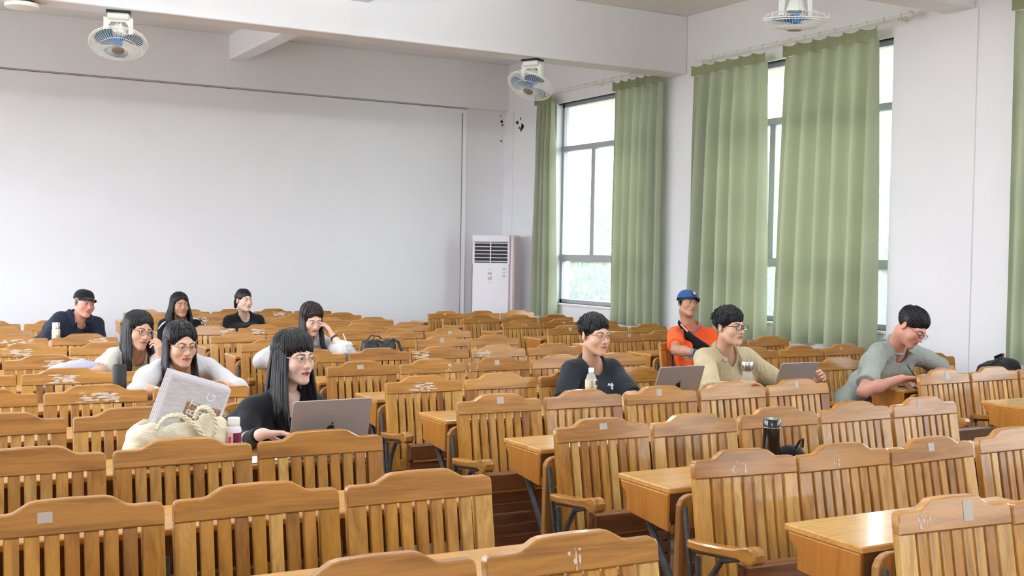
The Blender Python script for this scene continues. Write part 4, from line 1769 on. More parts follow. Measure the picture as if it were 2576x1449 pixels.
    if o.get('style'):
        oo = dict(o)
        oo['fwd'] = fwd
        v, q = mesh_sdf(lambda p: hair_cap(p, oo), (-.10, -.12, -.10), (.10, .135, .15), .0042)
        cap_v = org(apply(M, v))
        if o['style'] == 'long':
            mb = long_hair(M, oo, rnd, s)
        elif o['style'] == 'short':
            mb = short_hair(M, oo, rnd, s)
        else:
            mb = MB()
        fringe(M, oo, rnd, s, mb)
        if o['style'] == 'tied':
            for i in range(60):
                sd = rnd.uniform(-1, 1)
                d0 = np.array((sd * .8, -.75 + .2 * rnd.random(), .65 - .3 * abs(sd)))
                d1 = np.array((o.get('bun', (0, 1, -.2))))
                pts = []
                for t in np.linspace(0, 1, 7):
                    dr = d0 / np.linalg.norm(d0) * (1 - t) + d1 / np.linalg.norm(d1) * t + np.array((sd * .9, 0, .25 * (1 - abs(sd)))) * math.sin(math.pi * t) * .6
                    pts.append(on_scalp(dr[None], 1.0 + .01 * rnd.random())[0])
                locks_mesh(mb, [Vector(x) for x in apply(M, pts)], .009 * s, .5)
            b0 = apply(M, [on_scalp(np.array([o.get('bun', (0, 1, -.2))]), 1.08)[0]])[0]
            for i in range(30):
                q0 = np.array((rnd.gauss(0, .007), rnd.gauss(0, .007), 0))
                pts = [b0 + q0 * (1 - .12 * j) + np.array((0, .004 * j, .012 - .022 * j)) for j in range(5)]
                locks_mesh(mb, [Vector(x) for x in pts], .009 * s, .7)
        # one mesh: scalp cap plus strands
        base = len(cap_v)
        me = bpy.data.meshes.new('hair')
        lv = [(x[0] - P[0], x[1] - P[1], x[2]) for x in mb.v]
        me.from_pydata([tuple(x) for x in cap_v] + lv, [], [tuple(int(i) for i in f) for f in q] + [tuple(i + base for i in f) for f in mb.f])
        me.materials.append(hm)
        me.polygons.foreach_set('use_smooth', [True] * len(me.polygons))
        me.update()
        link('hair', me, e)
    if o.get('glasses'):
        G = E_ @ M
        glasses(G, e, *o['glasses'])
    info = dict(e=e, M=E_ @ M, MW=M, arms=arms, N=Nk, P=P, lat=lat, fwd=fwd, u=u, shL=shL, shR=shR, org=org, shirt_fn=shirt, torso=torso)
    if o.get('collar'):
        collar(info, o)
    return info


def collar(I, o):
    """turn-down collar around the neck"""
    Nk, lat, fwd = I['N'], I['lat'], I['fwd']
    s = o.get('scale', 1.0)
    r = (o.get('neck_r', .054) + .010) * s
    hp = V3(o['head'])
    up = unit(hp - Nk)
    up = unit(up * .5 + V3(0, 0, .5))
    vs, fs = [], []
    n = 28
    gap = o.get('collar_open', 0.55)
    drop = o.get('collar_drop', .030)
    zs = np.linspace(.16, -.16, 81)
    for i in range(n):
        t = i / (n - 1)
        a = gap + (2 * math.pi - 2 * gap) * t
        dr = fwd * math.cos(a) + lat * math.sin(a)
        fr = max(0, math.cos(a))
        c = Nk + fwd * .010

        def top(rr):
            q = c + dr * rr
            P_ = np.array([q + V3(0, 0, z) for z in zs]).astype(F32)
            f = I['shirt_fn'](P_)
            return q[2] + (zs[int(np.argmax(f < 0))] if (f < 0).any() else -.03)
        z1, z2 = top(r + .016), top(r + .040 + .016 * fr)
        def pt(rr, z):
            q = c + dr * rr
            q[2] = z
            return q
        p0 = pt(r + .008, z1 - .012)
        p1 = pt(r + .004, z1 + .018)
        p2 = pt(r + .010, z1 + .022)
        p3 = pt(r + .040 + .016 * fr, min(z2 + .007, z1 + .010))
        vs += [p0, p1, p2, p3]
    for i in range(n - 1):
        for k in range(3):
            a = i * 4 + k
            fs.append((a, a + 4, a + 5, a + 1))
    mb = MB().add([tuple(I['org'](v)) for v in vs], fs)
    ob = mb.build('collar', o.get('collar_mat', o['shirt']), I['e'], smooth='all')
    md = ob.modifiers.new('thick', 'SOLIDIFY')
    md.thickness = .0035
    md.offset = 0
    return ob


def cap_hat(I, o, col, brim_col, tilt=0.0, fit=1.0):
    G = I['M'] @ Matrix.Rotation(math.radians(tilt), 4, 'X')
    mb = MB()
    nu, nv = 28, 10
    vs, fs = [], []
    C0 = Vector((0, .014, .040))
    for j in range(nv + 1):
        ph = math.pi / 2 * j / nv
        for i in range(nu):
            a = 2 * math.pi * i / nu
            k = math.cos(ph) ** .72
            vs.append(C0 + Vector((.0865 * fit * math.cos(a) * k, .1065 * fit * math.sin(a) * k, .088 * fit * math.sin(ph) ** .9 + .004 * math.cos(a) ** 2)))
    for j in range(nv):
        for i in range(nu):
            a, b = j * nu + i, j * nu + (i + 1) % nu
            fs.append((a, b, b + nu, a + nu))
    mb.add(vs, fs, G)
    mb.lathe([(.004, .128 * fit), (.007, .131 * fit), (.0, .134 * fit)], 10, G @ Matrix.Translation((0, .014, .0)))
    hat = mb.build('cap', col, I['e'], smooth='all')
    br = MB()
    vs, fs = [], []
    n1, n2 = 17, 8
    for lay in (0, 1):
        for i in range(n1):
            a = math.radians(-72 + 144 * i / (n1 - 1))
            for j in range(n2):
                t = j / (n2 - 1)
                x = .086 * fit * math.sin(a) * (1 - .10 * t)
                y = .014 - .106 * fit * math.cos(a) - t * .072 * math.cos(a * .85)
                z = .044 + .012 * math.cos(a) - .10 * (x / .086) ** 2 * .12 - t * .018 - (.0035 if lay else 0)
                vs.append((x, y, z))
    m = n1 * n2
    for i in range(n1 - 1):
        for j in range(n2 - 1):
            a = i * n2 + j
            fs.append((a, a + 1, a + n2 + 1, a + n2))
            fs.append((m + a, m + a + n2, m + a + n2 + 1, m + a + 1))
    for i in range(n1 - 1):
        a = i * n2 + n2 - 1
        fs.append((a, m + a, m + a + n2, a + n2))
    br.add(vs, fs, G)
    br.build('brim', brim_col, hat, smooth=50)
    return hat, G


def band(I, side, t, r, w, mat, name, face=None):
    """a bracelet or watch round the forearm (t from elbow to wrist)"""
    A = I['arms'][side]
    d = unit(A['wr'] - A['el'])
    c = A['el'] + (A['wr'] - A['el']) * t
    q = Vector(d).to_track_quat('Z', 'Y').to_matrix().to_4x4()
    Mx = Matrix.Translation(Vector(I['org'](c))) @ q
    mb = MB().lathe([(r - .002, -w / 2), (r, -w / 2), (r + .0015, 0), (r, w / 2), (r - .002, w / 2)], 24, Mx, caps=False)
    ob = mb.build(name, mat, I['e'], smooth=60)
    if face is not None:
        n = unit(V3(face) - d * (V3(face) @ d))
        q2 = Vector(n).to_track_quat('Z', 'Y').to_matrix().to_4x4()
        M2 = Matrix.Translation(Vector(I['org'](c + n * (r + .001)))) @ q2
        MB().lathe([(.0, -.004), (.017, -.004), (.019, .0), (.018, .005), (.014, .007), (.0, .0072)], 20, M2).build('watch_case', M_['black'], ob, smooth=50)
    return ob


M_['trousers'] = cloth_mat('dark_trousers', lin(46, 48, 56))
M_['shoe'] = plain('dark_shoe', lin(40, 38, 38), .5)
M_['c_black'] = cloth_mat('black_cotton', lin(24, 24, 27), .9, .12)
M_['c_tee'] = cloth_mat('charcoal_tee', lin(36, 40, 46), .9, .10, wr=.35)
M_['c_navy'] = cloth_mat('navy_shirt', lin(28, 34, 52), .75, .10, wr=.35)
M_['c_white'] = cloth_mat('white_knit', lin(200, 198, 198), .9, .03, wr=.3)
M_['c_floral'] = cloth_mat('floral_blouse', lin(214, 212, 200), .9, .02, extra='floral')
M_['c_beige'] = cloth_mat('beige_linen', lin(192, 176, 142), .95, .05, wr=.45, extra='ribs')
M_['c_grey'] = cloth_mat('grey_polo', lin(150, 158, 150), .75, .06, wr=.5)
M_['c_orange'] = cloth_mat('orange_jersey', lin(250, 96, 40), .7, .04, wr=.3)
M_['c_trim'] = cloth_mat('blue_grey_trim', lin(120, 124, 150), .9, .04)
M_['c_navyside'] = cloth_mat('navy_panel', lin(36, 40, 60), .85, .04)

# ------------------------------------------------------------------ the eleven people
def seat_of(block, k, c, dx=0, dy=-.20, z=.535):
    x, y, rz, w = slot(block, k, c)
    return (x + dx, y + dy, z)


pA = person('woman in black top with long black hair and round gold glasses behind silver laptop', dict(
    seed=7, fem=True, skin='fair', scale=.985, head=at(738, 900, Y=5.02), yaw=20, pitch=1, roll=0, neck=at(712, 1015, Y=5.06), pelvis=seat_of('L', 3, -2, .30, -.16),
    body_yaw=6, hw=.152, shirt=M_['c_black'], shirt_name='black_top', sleeve=1.86, loose=.010, vneck=.075, vwidth=.05, collar_gap=.02, wrinkle=.003,
    armR=dict(el=at(610, 1120, Y=4.86), wr=at(660, 1091, Y=4.66), d=(.82, -.30, .02), n=(0, -.15, -1), curl=.38),
    armL=dict(el=at(850, 1120, Y=4.86), wr=at(800, 1125, Y=4.68), d=(-.5, -.6, -.05), n=(0, 0, -1)),
    lip=lin(164, 48, 52)[:3], blush=.4, gaze=(.25, .05), style='long', hair_z=at(660, 1062, Y=4.95).z, hair_front=56, locks=240, spread=.03, drape=.06, part_x=-.1, hairline=.0,
    fringe_var=.013, fringe=[(-66, -30, .012, 30, .007), (-30, 20, .030, 36, .0055), (20, 60, .016, 26, .007)], glasses=(lin(214, 186, 150), 'round', .8, .0013)))

pB = person('woman in white cardigan with thin glasses and half-tied black hair, looking down', dict(
    seed=8, fem=True, skin='mid', scale=1.0, head=at(454, 866, Y=6.50), yaw=10, pitch=8, roll=0, neck=at(464, 920, Y=6.62), pelvis=seat_of('L', 5, -2, .12, -.16),
    body_yaw=2, hw=.145, shirt=M_['c_white'], shirt_name='cardigan', sleeve=1.75, loose=.008, vneck=.10, vwidth=.05, collar_gap=.02,
    armR=dict(el=at(345, 985, Y=6.30), wr=at(420, 990, Y=6.24), d=(1, 0, 0), n=(0, 0, -1)), armL=dict(el=at(598, 975, Y=6.36), wr=at(520, 988, Y=6.24), d=(-1, 0, 0), n=(0, 0, -1)),
    lip=lin(170, 84, 80)[:3], open=.32, style='long', hair_z=at(430, 985, Y=6.5).z, hair_front=76, locks=220, spread=.012, drape=.07, part_x=.0, hairline=.020,
    fringe=[(-62, -34, .010, 12, .009), (30, 62, .014, 9, .008)], glasses=(lin(120, 92, 84), 'oval', .7, .0011)))

pC = person('woman in floral blouse resting her cheek on her hand, long black hair and glasses', dict(
    seed=9, fem=True, skin='mid', scale=.98, head=at(346, 832, Y=7.44), yaw=20, pitch=5, roll=9, neck=at(342, 892, Y=7.54), pelvis=seat_of('L', 6, -2, .16, -.16),
    body_yaw=8, hw=.150, shirt=M_['c_floral'], shirt_name='blouse', sleeve=.80, loose=.016,
    armR=dict(el=at(248, 938, Y=7.30), wr=at(232, 935, Y=7.26), d=(-1, -.1, -.1), n=(0, 0, -1)),
    armL=dict(el=at(402, 925, Y=7.26), wr=at(402, 905, Y=7.27), d=(.02, .10, 1), n=(-.70, .60, .05), curl=[.55, .75, .9, 1.0], thumb=.2),
    lip=lin(180, 96, 92)[:3], open=.8, gaze=(.2, -.05), style='long', hair_z=at(300, 925, Y=7.44).z, hair_front=62, locks=250, spread=.02, drape=.05, hairline=.018, part_x=.05,
    fringe=[(-66, -44, .0, 10, .009), (44, 66, .0, 10, .009)], glasses=(lin(60, 44, 46), 'oval', .5, .0014)))
band(pC, 'L', .72, .031, .008, M_['black'], 'bracelet')

pD = person('old man in navy shirt and black cap at the far left', dict(
    seed=10, skin='ruddy', scale=1.0, head=at(211, 764, Y=10.50), yaw=20, pitch=2, roll=10, neck=at(198, 806, Y=10.56), pelvis=seat_of('L', 9, -1, -.44, -.18),
    body_yaw=8, hw=.155, tilt=.18, girth=.98, shirt=M_['c_navy'], shirt_name='navy_shirt', sleeve=1.4, loose=.018, collar=True, collar_open=.5, vneck=.05, vwidth=.03, res=.0030, hand_res=.005, wrinkle=.006,
    armR=dict(el=at(118, 858, Y=10.40), wr=at(150, 880, Y=10.22)), blush=.8, brow_a=.3, open=.6, jaw=1.08, cheek=1.05, neck_r=.058, scalp=lin(120, 108, 104)[:3]))
cap_hat(pD, None, M_['c_black'], M_['c_black'], -4)

pE = person('woman in black track jacket with white stripes and long wavy hair, last rows', dict(
    seed=11, fem=True, skin='tan', scale=1.0, head=at(452, 768, Y=11.46), yaw=6, pitch=-2, roll=-2, neck=at(455, 813, Y=11.55), pelvis=seat_of('M', 10, 0, -.06, -.2),
    body_yaw=4, hw=.165, shirt=M_['c_black'], shirt_name='track_jacket', sleeve=1.9, loose=.016, res=.0032, hand_res=.005, open=.5, lip=lin(160, 90, 84)[:3],
    style='long', hair_z=at(410, 818, Y=11.5).z, hair_front=60, locks=170, spread=.05, drape=.03, wave=.012, hairline=.020))
pF = person('woman in plain black tee with tied-back hair by the back wall', dict(
    seed=12, fem=True, skin='fair', scale=.95, head=at(613, 757, Y=11.50), yaw=18, pitch=-4, roll=5, neck=at(614, 803, Y=11.60), pelvis=seat_of('M', 10, 1, .04, -.2),
    body_yaw=4, hw=.160, shirt=M_['c_black'], shirt_name='tee', sleeve=.7, loose=.014, res=.0032, hand_res=.005, open=.7, blush=.6, lip=lin(176, 100, 96)[:3],
    style='tied', hairline=.012, bun=(-.35, .9, -.55)))
pG = person('young woman in loose white blouse looking down, hand in her long hair', dict(
    seed=13, fem=True, skin='fair', scale=.97, head=at(783, 802, Y=8.42), yaw=4, pitch=20, roll=-2, neck=at(770, 862, Y=8.52), pelvis=seat_of('M', 7, 0, .16, -.16),
    body_yaw=2, hw=.140, shirt=M_['c_white'], shirt_name='white_blouse', sleeve=1.55, loose=.020, vneck=.06, vwidth=.03, res=.0028, wrinkle=.006, collar=True, collar_open=.5,
    armR=dict(el=at(660, 905, Y=8.22), wr=at(700, 925, Y=8.10)),
    armL=dict(el=at(872, 888, Y=8.18), wr=at(838, 847, Y=8.32), d=(-.45, .25, .9), n=(-.75, .45, -.45), curl=.45, thumb=.1),
    open=.28, lip=lin(176, 74, 78)[:3], style='long', hair_z=at(800, 882, Y=8.4).z, hair_front=62, locks=220, spread=.01, drape=.07, hair_mat='hair_brown', hairline=.014,
    fringe=[(-66, -46, -.01, 10, .009), (46, 66, -.01, 10, .009)]))
band(pG, 'L', .90, .029, .020, M_['black'], 'watch')

pH = person('young man in dark tee with thin round glasses beside a drink bottle', dict(
    seed=14, skin='mid', scale=1.0, head=at(1495, 843, Y=5.74), yaw=7, pitch=2, roll=0, neck=at(1487, 925, Y=5.84), pelvis=seat_of('M', 4, 2, .13, -.2),
    body_yaw=2, hw=.150, shirt=M_['c_tee'], shirt_name='tee', sleeve=.95, loose=.018, neck_r=.053,
    armR=dict(el=at(1420, 1010, Y=5.72), wr=at(1480, 1015, Y=5.5)), armL=dict(el=at(1592, 1000, Y=5.60), wr=at(1570, 1010, Y=5.42), d=(-.5, -.8, -.1), n=(0, 0, -1)),
    gaze=(.2, .05), open=.85, style='short', locks=800, len=.046, lift=.10, comb=(.1, -.5, .6), hairline=.006,
    fringe=[(-45, 45, .056, 60, .005), (-84, -62, .006, 20, .005), (62, 80, .01, 12, .005)], glasses=(lin(120, 100, 96), 'round', .7, .0011)))

pI = person('young man in beige open-collar shirt with black glasses holding a tablet', dict(
    seed=15, skin='mid', scale=.98, head=at(1834, 822, Y=5.60), yaw=9, pitch=-1, roll=0, neck=at(1822, 897, Y=5.72), pelvis=seat_of('M', 4, 4, .12, -.14),
    body_yaw=4, hw=.180, shirt=M_['c_beige'], shirt_name='beige_shirt', sleeve=1.0, loose=.020, vneck=.13, vwidth=.045, collar=True, collar_open=.62, collar_drop=.046, wrinkle=.006, neck_r=.052,
    armR=dict(el=at(1790, 985, Y=5.40), wr=at(1866, 968, Y=5.36), d=(.95, -.10, .02), n=(0, -.35, -1), curl=.45),
    armL=dict(el=at(1985, 985, Y=5.62), wr=at(2058, 952, Y=5.46), d=(-.25, -.55, .25), n=(-.75, 0, -.35), curl=.5),
    gaze=(.3, .1), style='short', locks=900, len=.064, lift=.15, comb=(.15, -.9, .25), hairline=-.012, fringe_var=.012,
    fringe=[(-62, 55, .026, 130, .0055), (-84, -64, .004, 26, .005), (60, 80, .01, 16, .005)], glasses=(lin(18, 18, 20), 'square', .0, .0022)))

pJ = person('man in orange jersey and blue cap, arms crossed, leaning back', dict(
    seed=16, skin='tan', scale=1.0, head=at(1729, 765, Y=7.86), yaw=-6, pitch=-9, roll=12, neck=at(1742, 838, Y=7.86), pelvis=seat_of('R', 6, 0, .02, -.24),
    collar_gap=.008, body_yaw=-4, hw=.180, tilt=.04, shirt=M_['c_orange'], shirt_name='jersey', sleeve=.72, loose=.020, res=.0028, jaw=.95, neck_r=.056, open=.7, stubble=.25,
    armR=dict(el=at(1700, 880, Y=7.56), wr=at(1752, 888, Y=7.34), d=(.9, -.1, -.15), n=(0, .75, -.6), curl=.3),
    armL=dict(el=at(1822, 905, Y=7.62), wr=at(1765, 900, Y=7.40), d=(-.9, .1, .1), n=(0, 1, 0), curl=.6), scalp=lin(30, 26, 26)[:3]))
M_['cap_blue'] = cloth_mat('blue_cap', lin(46, 84, 140), .8, .1)
M_['cap_navy'] = cloth_mat('navy_brim', lin(30, 42, 72), .8, .1)
hatJ, GJ = cap_hat(pJ, None, M_['cap_blue'], M_['cap_navy'], -2)
Mx = GJ @ Matrix.Translation((.006, -.090, .088)) @ Matrix.Rotation(math.radians(62), 4, 'X')
em = MB().lathe([(.0, .0), (.023, .0), (.024, .002), (.0, .003)], 24, Mx)
em.build('emblem_ring', M_['cap_navy'], hatJ)
em = MB().lathe([(.0, .003), (.0185, .003), (.0185, .0038), (.0, .0042)], 24, Mx)
emb = em.build('emblem', M_['white'], hatJ)
ln = MB()
for k in (-.010, -.003, .004, .011):
    ln.box((k - .0007, -.014, .0042), (k + .0007, .014, .0047), 0, Mx)
    ln.box((-.014, k - .0007, .0042), (.014, k + .0007, .0047), 0, Mx)
ln.build('emblem_lines', M_['cap_blue'], hatJ)

pK = person('man in grey polo with glasses and black watch, writing at the desk', dict(
    seed=17, skin='ruddy', scale=1.06, head=at(2292, 822, Y=5.42), yaw=10, pitch=34, roll=8, neck=at(2252, 880, Y=5.62), pelvis=seat_of('R', 4, 0, .10, -.10),
    body_yaw=6, hw=.185, tilt=.05, girth=1.10, shirt=M_['c_grey'], shirt_name='grey_polo', sleeve=.80, loose=.020, collar=True, collar_open=.5, vneck=.06, vwidth=.028, wrinkle=.007, arm=1.0, neck_r=.060, cheek=1.06, jaw=1.06,
    armR=dict(el=at(2172, 985, Y=5.42), wr=at(2268, 952, Y=5.30), d=(.85, -.35, -.05), n=(.15, -.45, -.85), curl=.62, thumb=.7),
    armL=dict(el=at(2388, 935, Y=5.62), wr=at(2322, 950, Y=5.38), d=(-.85, -.45, -.15), n=(0, -.2, -1), curl=.4),
    open=.3, blush=.8, stubble=.2, style='short', locks=700, len=.034, lift=.06, comb=(.1, -.8, .1), hairline=.008, fringe=[(-40, 44, .056, 60, .005), (-84, -60, .010, 14, .005)],
    glasses=(lin(70, 60, 58), 'oval', .5, .0014)))
band(pK, 'L', .93, .033, .020, M_['black'], 'watch', face=(-.2, -.6, .7))

# ------------------------------------------------------------------ fans
M_['fanwhite'] = plain('cream_fan_enamel', lin(232, 232, 222), .4)
M_['blade'] = plain('blue_fan_blade', lin(70, 130, 190), .25, .5)
M_['blade_grey'] = plain('grey_blue_blade', lin(96, 128, 156), .3, .5)
M_['hub'] = plain('blue_hub', lin(60, 120, 190), .3)
M_['badge'] = plain('fan_badge', lin(150, 140, 120), .4, .5, .3)


def fan(label, p, tilt, tdir, spin, blade):
    """orbit fan hung from a beam; tilt degrees towards heading tdir (degrees from -Y to +X)"""
    e = empty('orbit_fan', p, math.radians(tdir), label, 'fan', 'orbit fans under the beams')
    mb = MB().box((-.10, -.075, -.018), (.10, .075, 0), .004)
    mb.build('base_plate', M_['black'], e)
    MB().box((-.092, -.065, -.075), (.092, .065, -.018), .012).build('mount_box', M_['fanwhite'], e)
    yk = MB()
    yk.prism([(-.118, -.060), (-.118, -.255), (-.096, -.255), (-.088, -.120), (-.062, -.088), (.062, -.088), (.088, -.120), (.096, -.255), (.118, -.255), (.118, -.060)][::-1], -.022, .022, axis='y', c=.005)
    yk.build('yoke', M_['fanwhite'], e)
    pivot = Matrix.Translation((0, 0, -.205)) @ Matrix.Rotation(math.radians(-tilt), 4, 'X')
    mo = MB().lathe([(.012, .100), (.040, .096), (.054, .070), (.064, .020), (.076, .000), (.076, -.018), (.05, -.030)], 24, pivot)
    mo.build('motor_housing', M_['fanwhite'], e, smooth=40)
    MB().tube([(0, 0, .09), (.01, .0, .13), (.0, .0, .17)], .006, 6, pivot).build('cable', M_['black'], e)
    R_ = .245
    zc = -.085
    gd = MB()

    def ringpts(r, z, n=40):
        return [(r * math.cos(2 * math.pi * k / n), r * math.sin(2 * math.pi * k / n), z) for k in range(n)]
    gd.tube(ringpts(R_, zc), .0042, 6, pivot, closed=True)
    gd.tube(ringpts(R_ * .985, zc - .014), .003, 5, pivot, closed=True)
    gd.tube(ringpts(R_ * .66, zc - .058), .002, 5, pivot, closed=True)
    nw = 60
    for k in range(nw):
        a = 2 * math.pi * k / nw
        ca, sa = math.cos(a), math.sin(a)
        pts = []
        for t in np.linspace(0, 1, 6):
            r = .052 + (R_ - .052) * t
            z = zc - .074 * math.cos(t * math.pi / 2) ** .75
            pts.append((r * ca, r * sa, z))
        gd.tube(pts, .0013, 4, pivot)
    gd.build('front_guard', M_['fanwhite'], e)
    bg = MB()
    for k in range(12):
        a = 2 * math.pi * k / 12
        ca, sa = math.cos(a), math.sin(a)
        bg.tube([(.070 * ca, .070 * sa, -.022), (.16 * ca, .16 * sa, -.026), (.225 * ca, .225 * sa, -.040), (R_ * ca, R_ * sa, zc)], .0020, 5, pivot)
    for k in range(3):
        a = 2 * math.pi * (k + .3) / 3
        ca, sa = math.cos(a), math.sin(a)
        bg.tube([(R_ * .98 * ca, R_ * .98 * sa, zc), (R_ * 1.05 * ca, R_ * 1.05 * sa, zc + .028), (R_ * .98 * ca, R_ * .98 * sa, zc + .040)], .004, 5, pivot)
    bg.build('rear_guard', M_['fanwhite'], e)
    MB().lathe([(.036, -.045), (.038, -.06), (.036, -.105), (.028, -.112), (.0, -.114)], 20, pivot).build('hub', M_['hub'], e, smooth=40)
    for k in range(3):
        a0 = math.radians(spin + 120 * k)
        vs, fs = [], []
        nr, na = 8, 6
        for lay in (0, 1):
            for i in range(nr):
                t = i / (nr - 1)
                r = .034 + .180 * t
                wd = math.radians(30 + 52 * math.sin(math.pi * min(1, t * .62 + .12)))
                rr = r
                for j in range(na):
                    s = j / (na - 1) - .5
                    a = a0 + wd * s + .35 * t
                    rr = r - (.030 * (abs(s) * 2) ** 3 * t)
                    z = -.080 + (.036 * s * (1.1 - .5 * t)) - .002 * lay
                    vs.append((rr * math.cos(a), rr * math.sin(a), z))
        m = nr * na
        for i in range(nr - 1):
            for j in range(na - 1):
                q = i * na + j
                fs.append((q, q + 1, q + na + 1, q + na))
                fs.append((m + q, m + q + na, m + q + na + 1, m + q + 1))
        MB().add(vs, fs, pivot).build('blade', blade, e, smooth='all')
    MB().lathe([(.056, zc - .072), (.056, zc - .078), (.050, zc - .083), (.0, zc - .084)], 24, pivot).build('badge', M_['badge'], e, smooth=40)
    return e


fan('cream orbit fan with blue blades under the far beam, upper left', (1.946, 10.48, 3.64), 26, -12, 200, M_['blade_grey'])
fan('cream orbit fan under the far beam near the corner window', (6.17, 10.50, 3.64), 30, -62, 60, M_['blade_grey'])
fan('cream orbit fan with bright blue blades above the green curtains', (6.22, 6.62, 3.70), 5, 150, 20, M_['blade'])
dk = empty('ceiling_disc', (1.165, 10.50, 3.64), 0, 'round white disc lamp under the beam at the upper left edge', 'lamp')
MB().lathe([(.10, 0), (.10, -.022)], 24).build('base', M_['black'], dk)
MB().lathe([(.135, -.022), (.138, -.035), (.132, -.055), (.11, -.062), (.0, -.062)], 30).build('shade', M_['fanwhite'], dk, smooth=40)

# ------------------------------------------------------------------ floor-standing air conditioner in the corner
ac = empty('air_conditioner', (7.665, 13.955, 0), math.radians(-45), 'white floor-standing air conditioner in the far corner', 'air conditioner')
M_['acwhite'] = plain('ac_enamel', lin(226, 220, 226), .45)
M_['acpink'] = plain('ac_side_column', lin(222, 204, 208), .35)
M_['acdark'] = plain('ac_dark_cavity', lin(10, 10, 12), .6)
hw_, dp, ht = .29, .175, 1.835
MB().box((-hw_, -dp + .03, 0), (hw_, dp, ht - .03), .012).build('cabinet', M_['acwhite'], ac)
MB().box((-hw_ - .004, -dp - .006, ht - .10), (hw_ - .045, dp, ht), .012).build('top_cap', M_['acwhite'], ac)
MB().box((-hw_ + .02, -dp + .012, ht - .385), (hw_ - .06, -dp + .032, ht - .10)).build('air_outlet', M_['acdark'], ac)
fr = MB()
fr.box((-hw_, -dp, ht - .40), (-hw_ + .032, -dp + .04, ht - .10), .004)
fr.box((hw_ - .075, -dp, ht - .40), (hw_ - .045, -dp + .04, ht - .10), .004)
fr.build('outlet_frame', M_['acwhite'], ac)
for k in range(6):
    z = ht - .115 - .050 * k
    MB().prism([(-dp - .006, z), (-dp + .016, z - .010), (-dp + .018, z - .004), (-dp - .004, z + .007)], -hw_ + .03, hw_ - .072, axis='x').build('louvre', M_['acwhite'], ac)
MB().box((-.034, -dp - .008, ht - .385), (-.018, -dp + .01, ht - .10), .003).build('louvre_link', M_['acwhite'], ac)
MB().box((-hw_ + .006, -dp - .004, .10), (hw_ - .05, -dp + .03, ht - .385), .008).build('front_panel', M_['acwhite'], ac)
MB().box((hw_ - .045, -dp - .002, 0), (hw_ + .03, dp, ht), .028).build('side_column', M_['acpink'], ac, smooth=40)
MB().box((-hw_ - .008, -dp + .01, 0), (-hw_, dp, ht - .1), .003).build('side_strip', plain('ac_brown_strip', lin(150, 132, 130), .5), ac)
MB().box((-.060, -dp - .0065, 1.215), (-.002, -dp - .004, 1.320), .001).build('display', plain('ac_display', lin(170, 168, 160), .3), ac)
wm = MB()
for cx, cz, r in ((-.046, 1.275, .012), (-.018, 1.278, .013), (-.036, 1.258, .008)):
    wm.lathe([(0, -.0075), (r, -.0075), (r, -.0065), (0, -.0065)][::-1], 14, Matrix.Translation((cx, -dp, cz)) @ Matrix.Rotation(math.radians(-90), 4, 'X') @ Matrix.Translation((0, 0, -.001)))
wm.build('display_icon', M_['white'], ac)
st = MB().box((.15, -dp - .006, 1.265), (.195, -dp - .004, 1.385))
st.build('energy_label', M_['paper'], ac)
MB().box((.151, -dp - .0068, 1.360), (.194, -dp - .006, 1.378)).build('label_band', plain('label_blue', lin(120, 170, 210), .6), ac)
MB().box((.153, -dp - .0068, 1.300), (.192, -dp - .006, 1.335)).build('label_band', plain('label_tan', lin(226, 196, 170), .6), ac)
MB().box((.151, -dp - .0068, 1.255), (.192, -dp - .004, 1.288)).build('label_band', plain('label_grey', lin(178, 184, 190), .6), ac)
kb = MB()
for i in range(3):
    for j in range(2):
        kb.box((-.052 + i * .018, -dp - .0052, 1.185 - j * .018), (-.042 + i * .018, -dp - .004, 1.195 - j * .018))
kb.build('key_marks', plain('key_grey', lin(190, 186, 190), .6), ac)


def lettering(txt, size, mat, parent, M, name='lettering', ext=.0004, spacing=1.0):
    cu = bpy.data.curves.new(name, 'FONT')
    cu.body = txt
    cu.size = size
    cu.extrude = ext
    cu.align_x = 'CENTER'
    cu.align_y = 'CENTER'
    cu.space_character = spacing
    cu.materials.append(mat)
    tmp = bpy.data.objects.new('text_shape', cu)
    C.objects.link(tmp)
    dg = bpy.context.evaluated_depsgraph_get()
    me = bpy.data.meshes.new_from_object(tmp.evaluated_get(dg))
    bpy.data.objects.remove(tmp)
    bpy.data.curves.remove(cu)
    o = bpy.data.objects.new(name, me)
    C.objects.link(o)
    o.parent = parent
    o.matrix_local = M
    return o


M_['inkgrey'] = plain('grey_ink', lin(176, 172, 178), .6)
M_['inkwhite'] = plain('white_ink', lin(236, 236, 236), .7)
M_['inkdark'] = plain('dark_ink', lin(40, 38, 40), .7)
lettering('Midea', .024, M_['inkgrey'], ac, Matrix.Translation((-.032, -dp - .0045, 1.358)) @ Matrix.Rotation(math.radians(90), 4, 'X'))

# ------------------------------------------------------------------ laptops and tablets
ZD = .7255


def emblem_apple(mb, s, M):
    """fruit outline with a bite and a leaf"""
    pts = []
    for k in range(36):
        a = 2 * math.pi * k / 36
        r = 1.0 - .10 * math.exp(-((a - math.pi / 2) / .35) ** 2) - .05 * math.exp(-((a - 3 * math.pi / 2) / .3) ** 2)
        x, y = r * math.cos(a) * .92, r * math.sin(a)
        bx, by, br = 1.10, .12, .42
        d = math.hypot(x - bx, y - by)
        if d < br:
            x, y = bx + (x - bx) / d * br, by + (y - by) / d * br
        pts.append((x * s, y * s))
    mb.prism(pts, -.0008, .0002, axis='y', M=M)
    lf = [(.02 * s, 1.08 * s), (.40 * s, 1.20 * s), (.48 * s, 1.62 * s), (.12 * s, 1.48 * s)]
    mb.prism(lf, -.0008, .0002, axis='y', M=M)


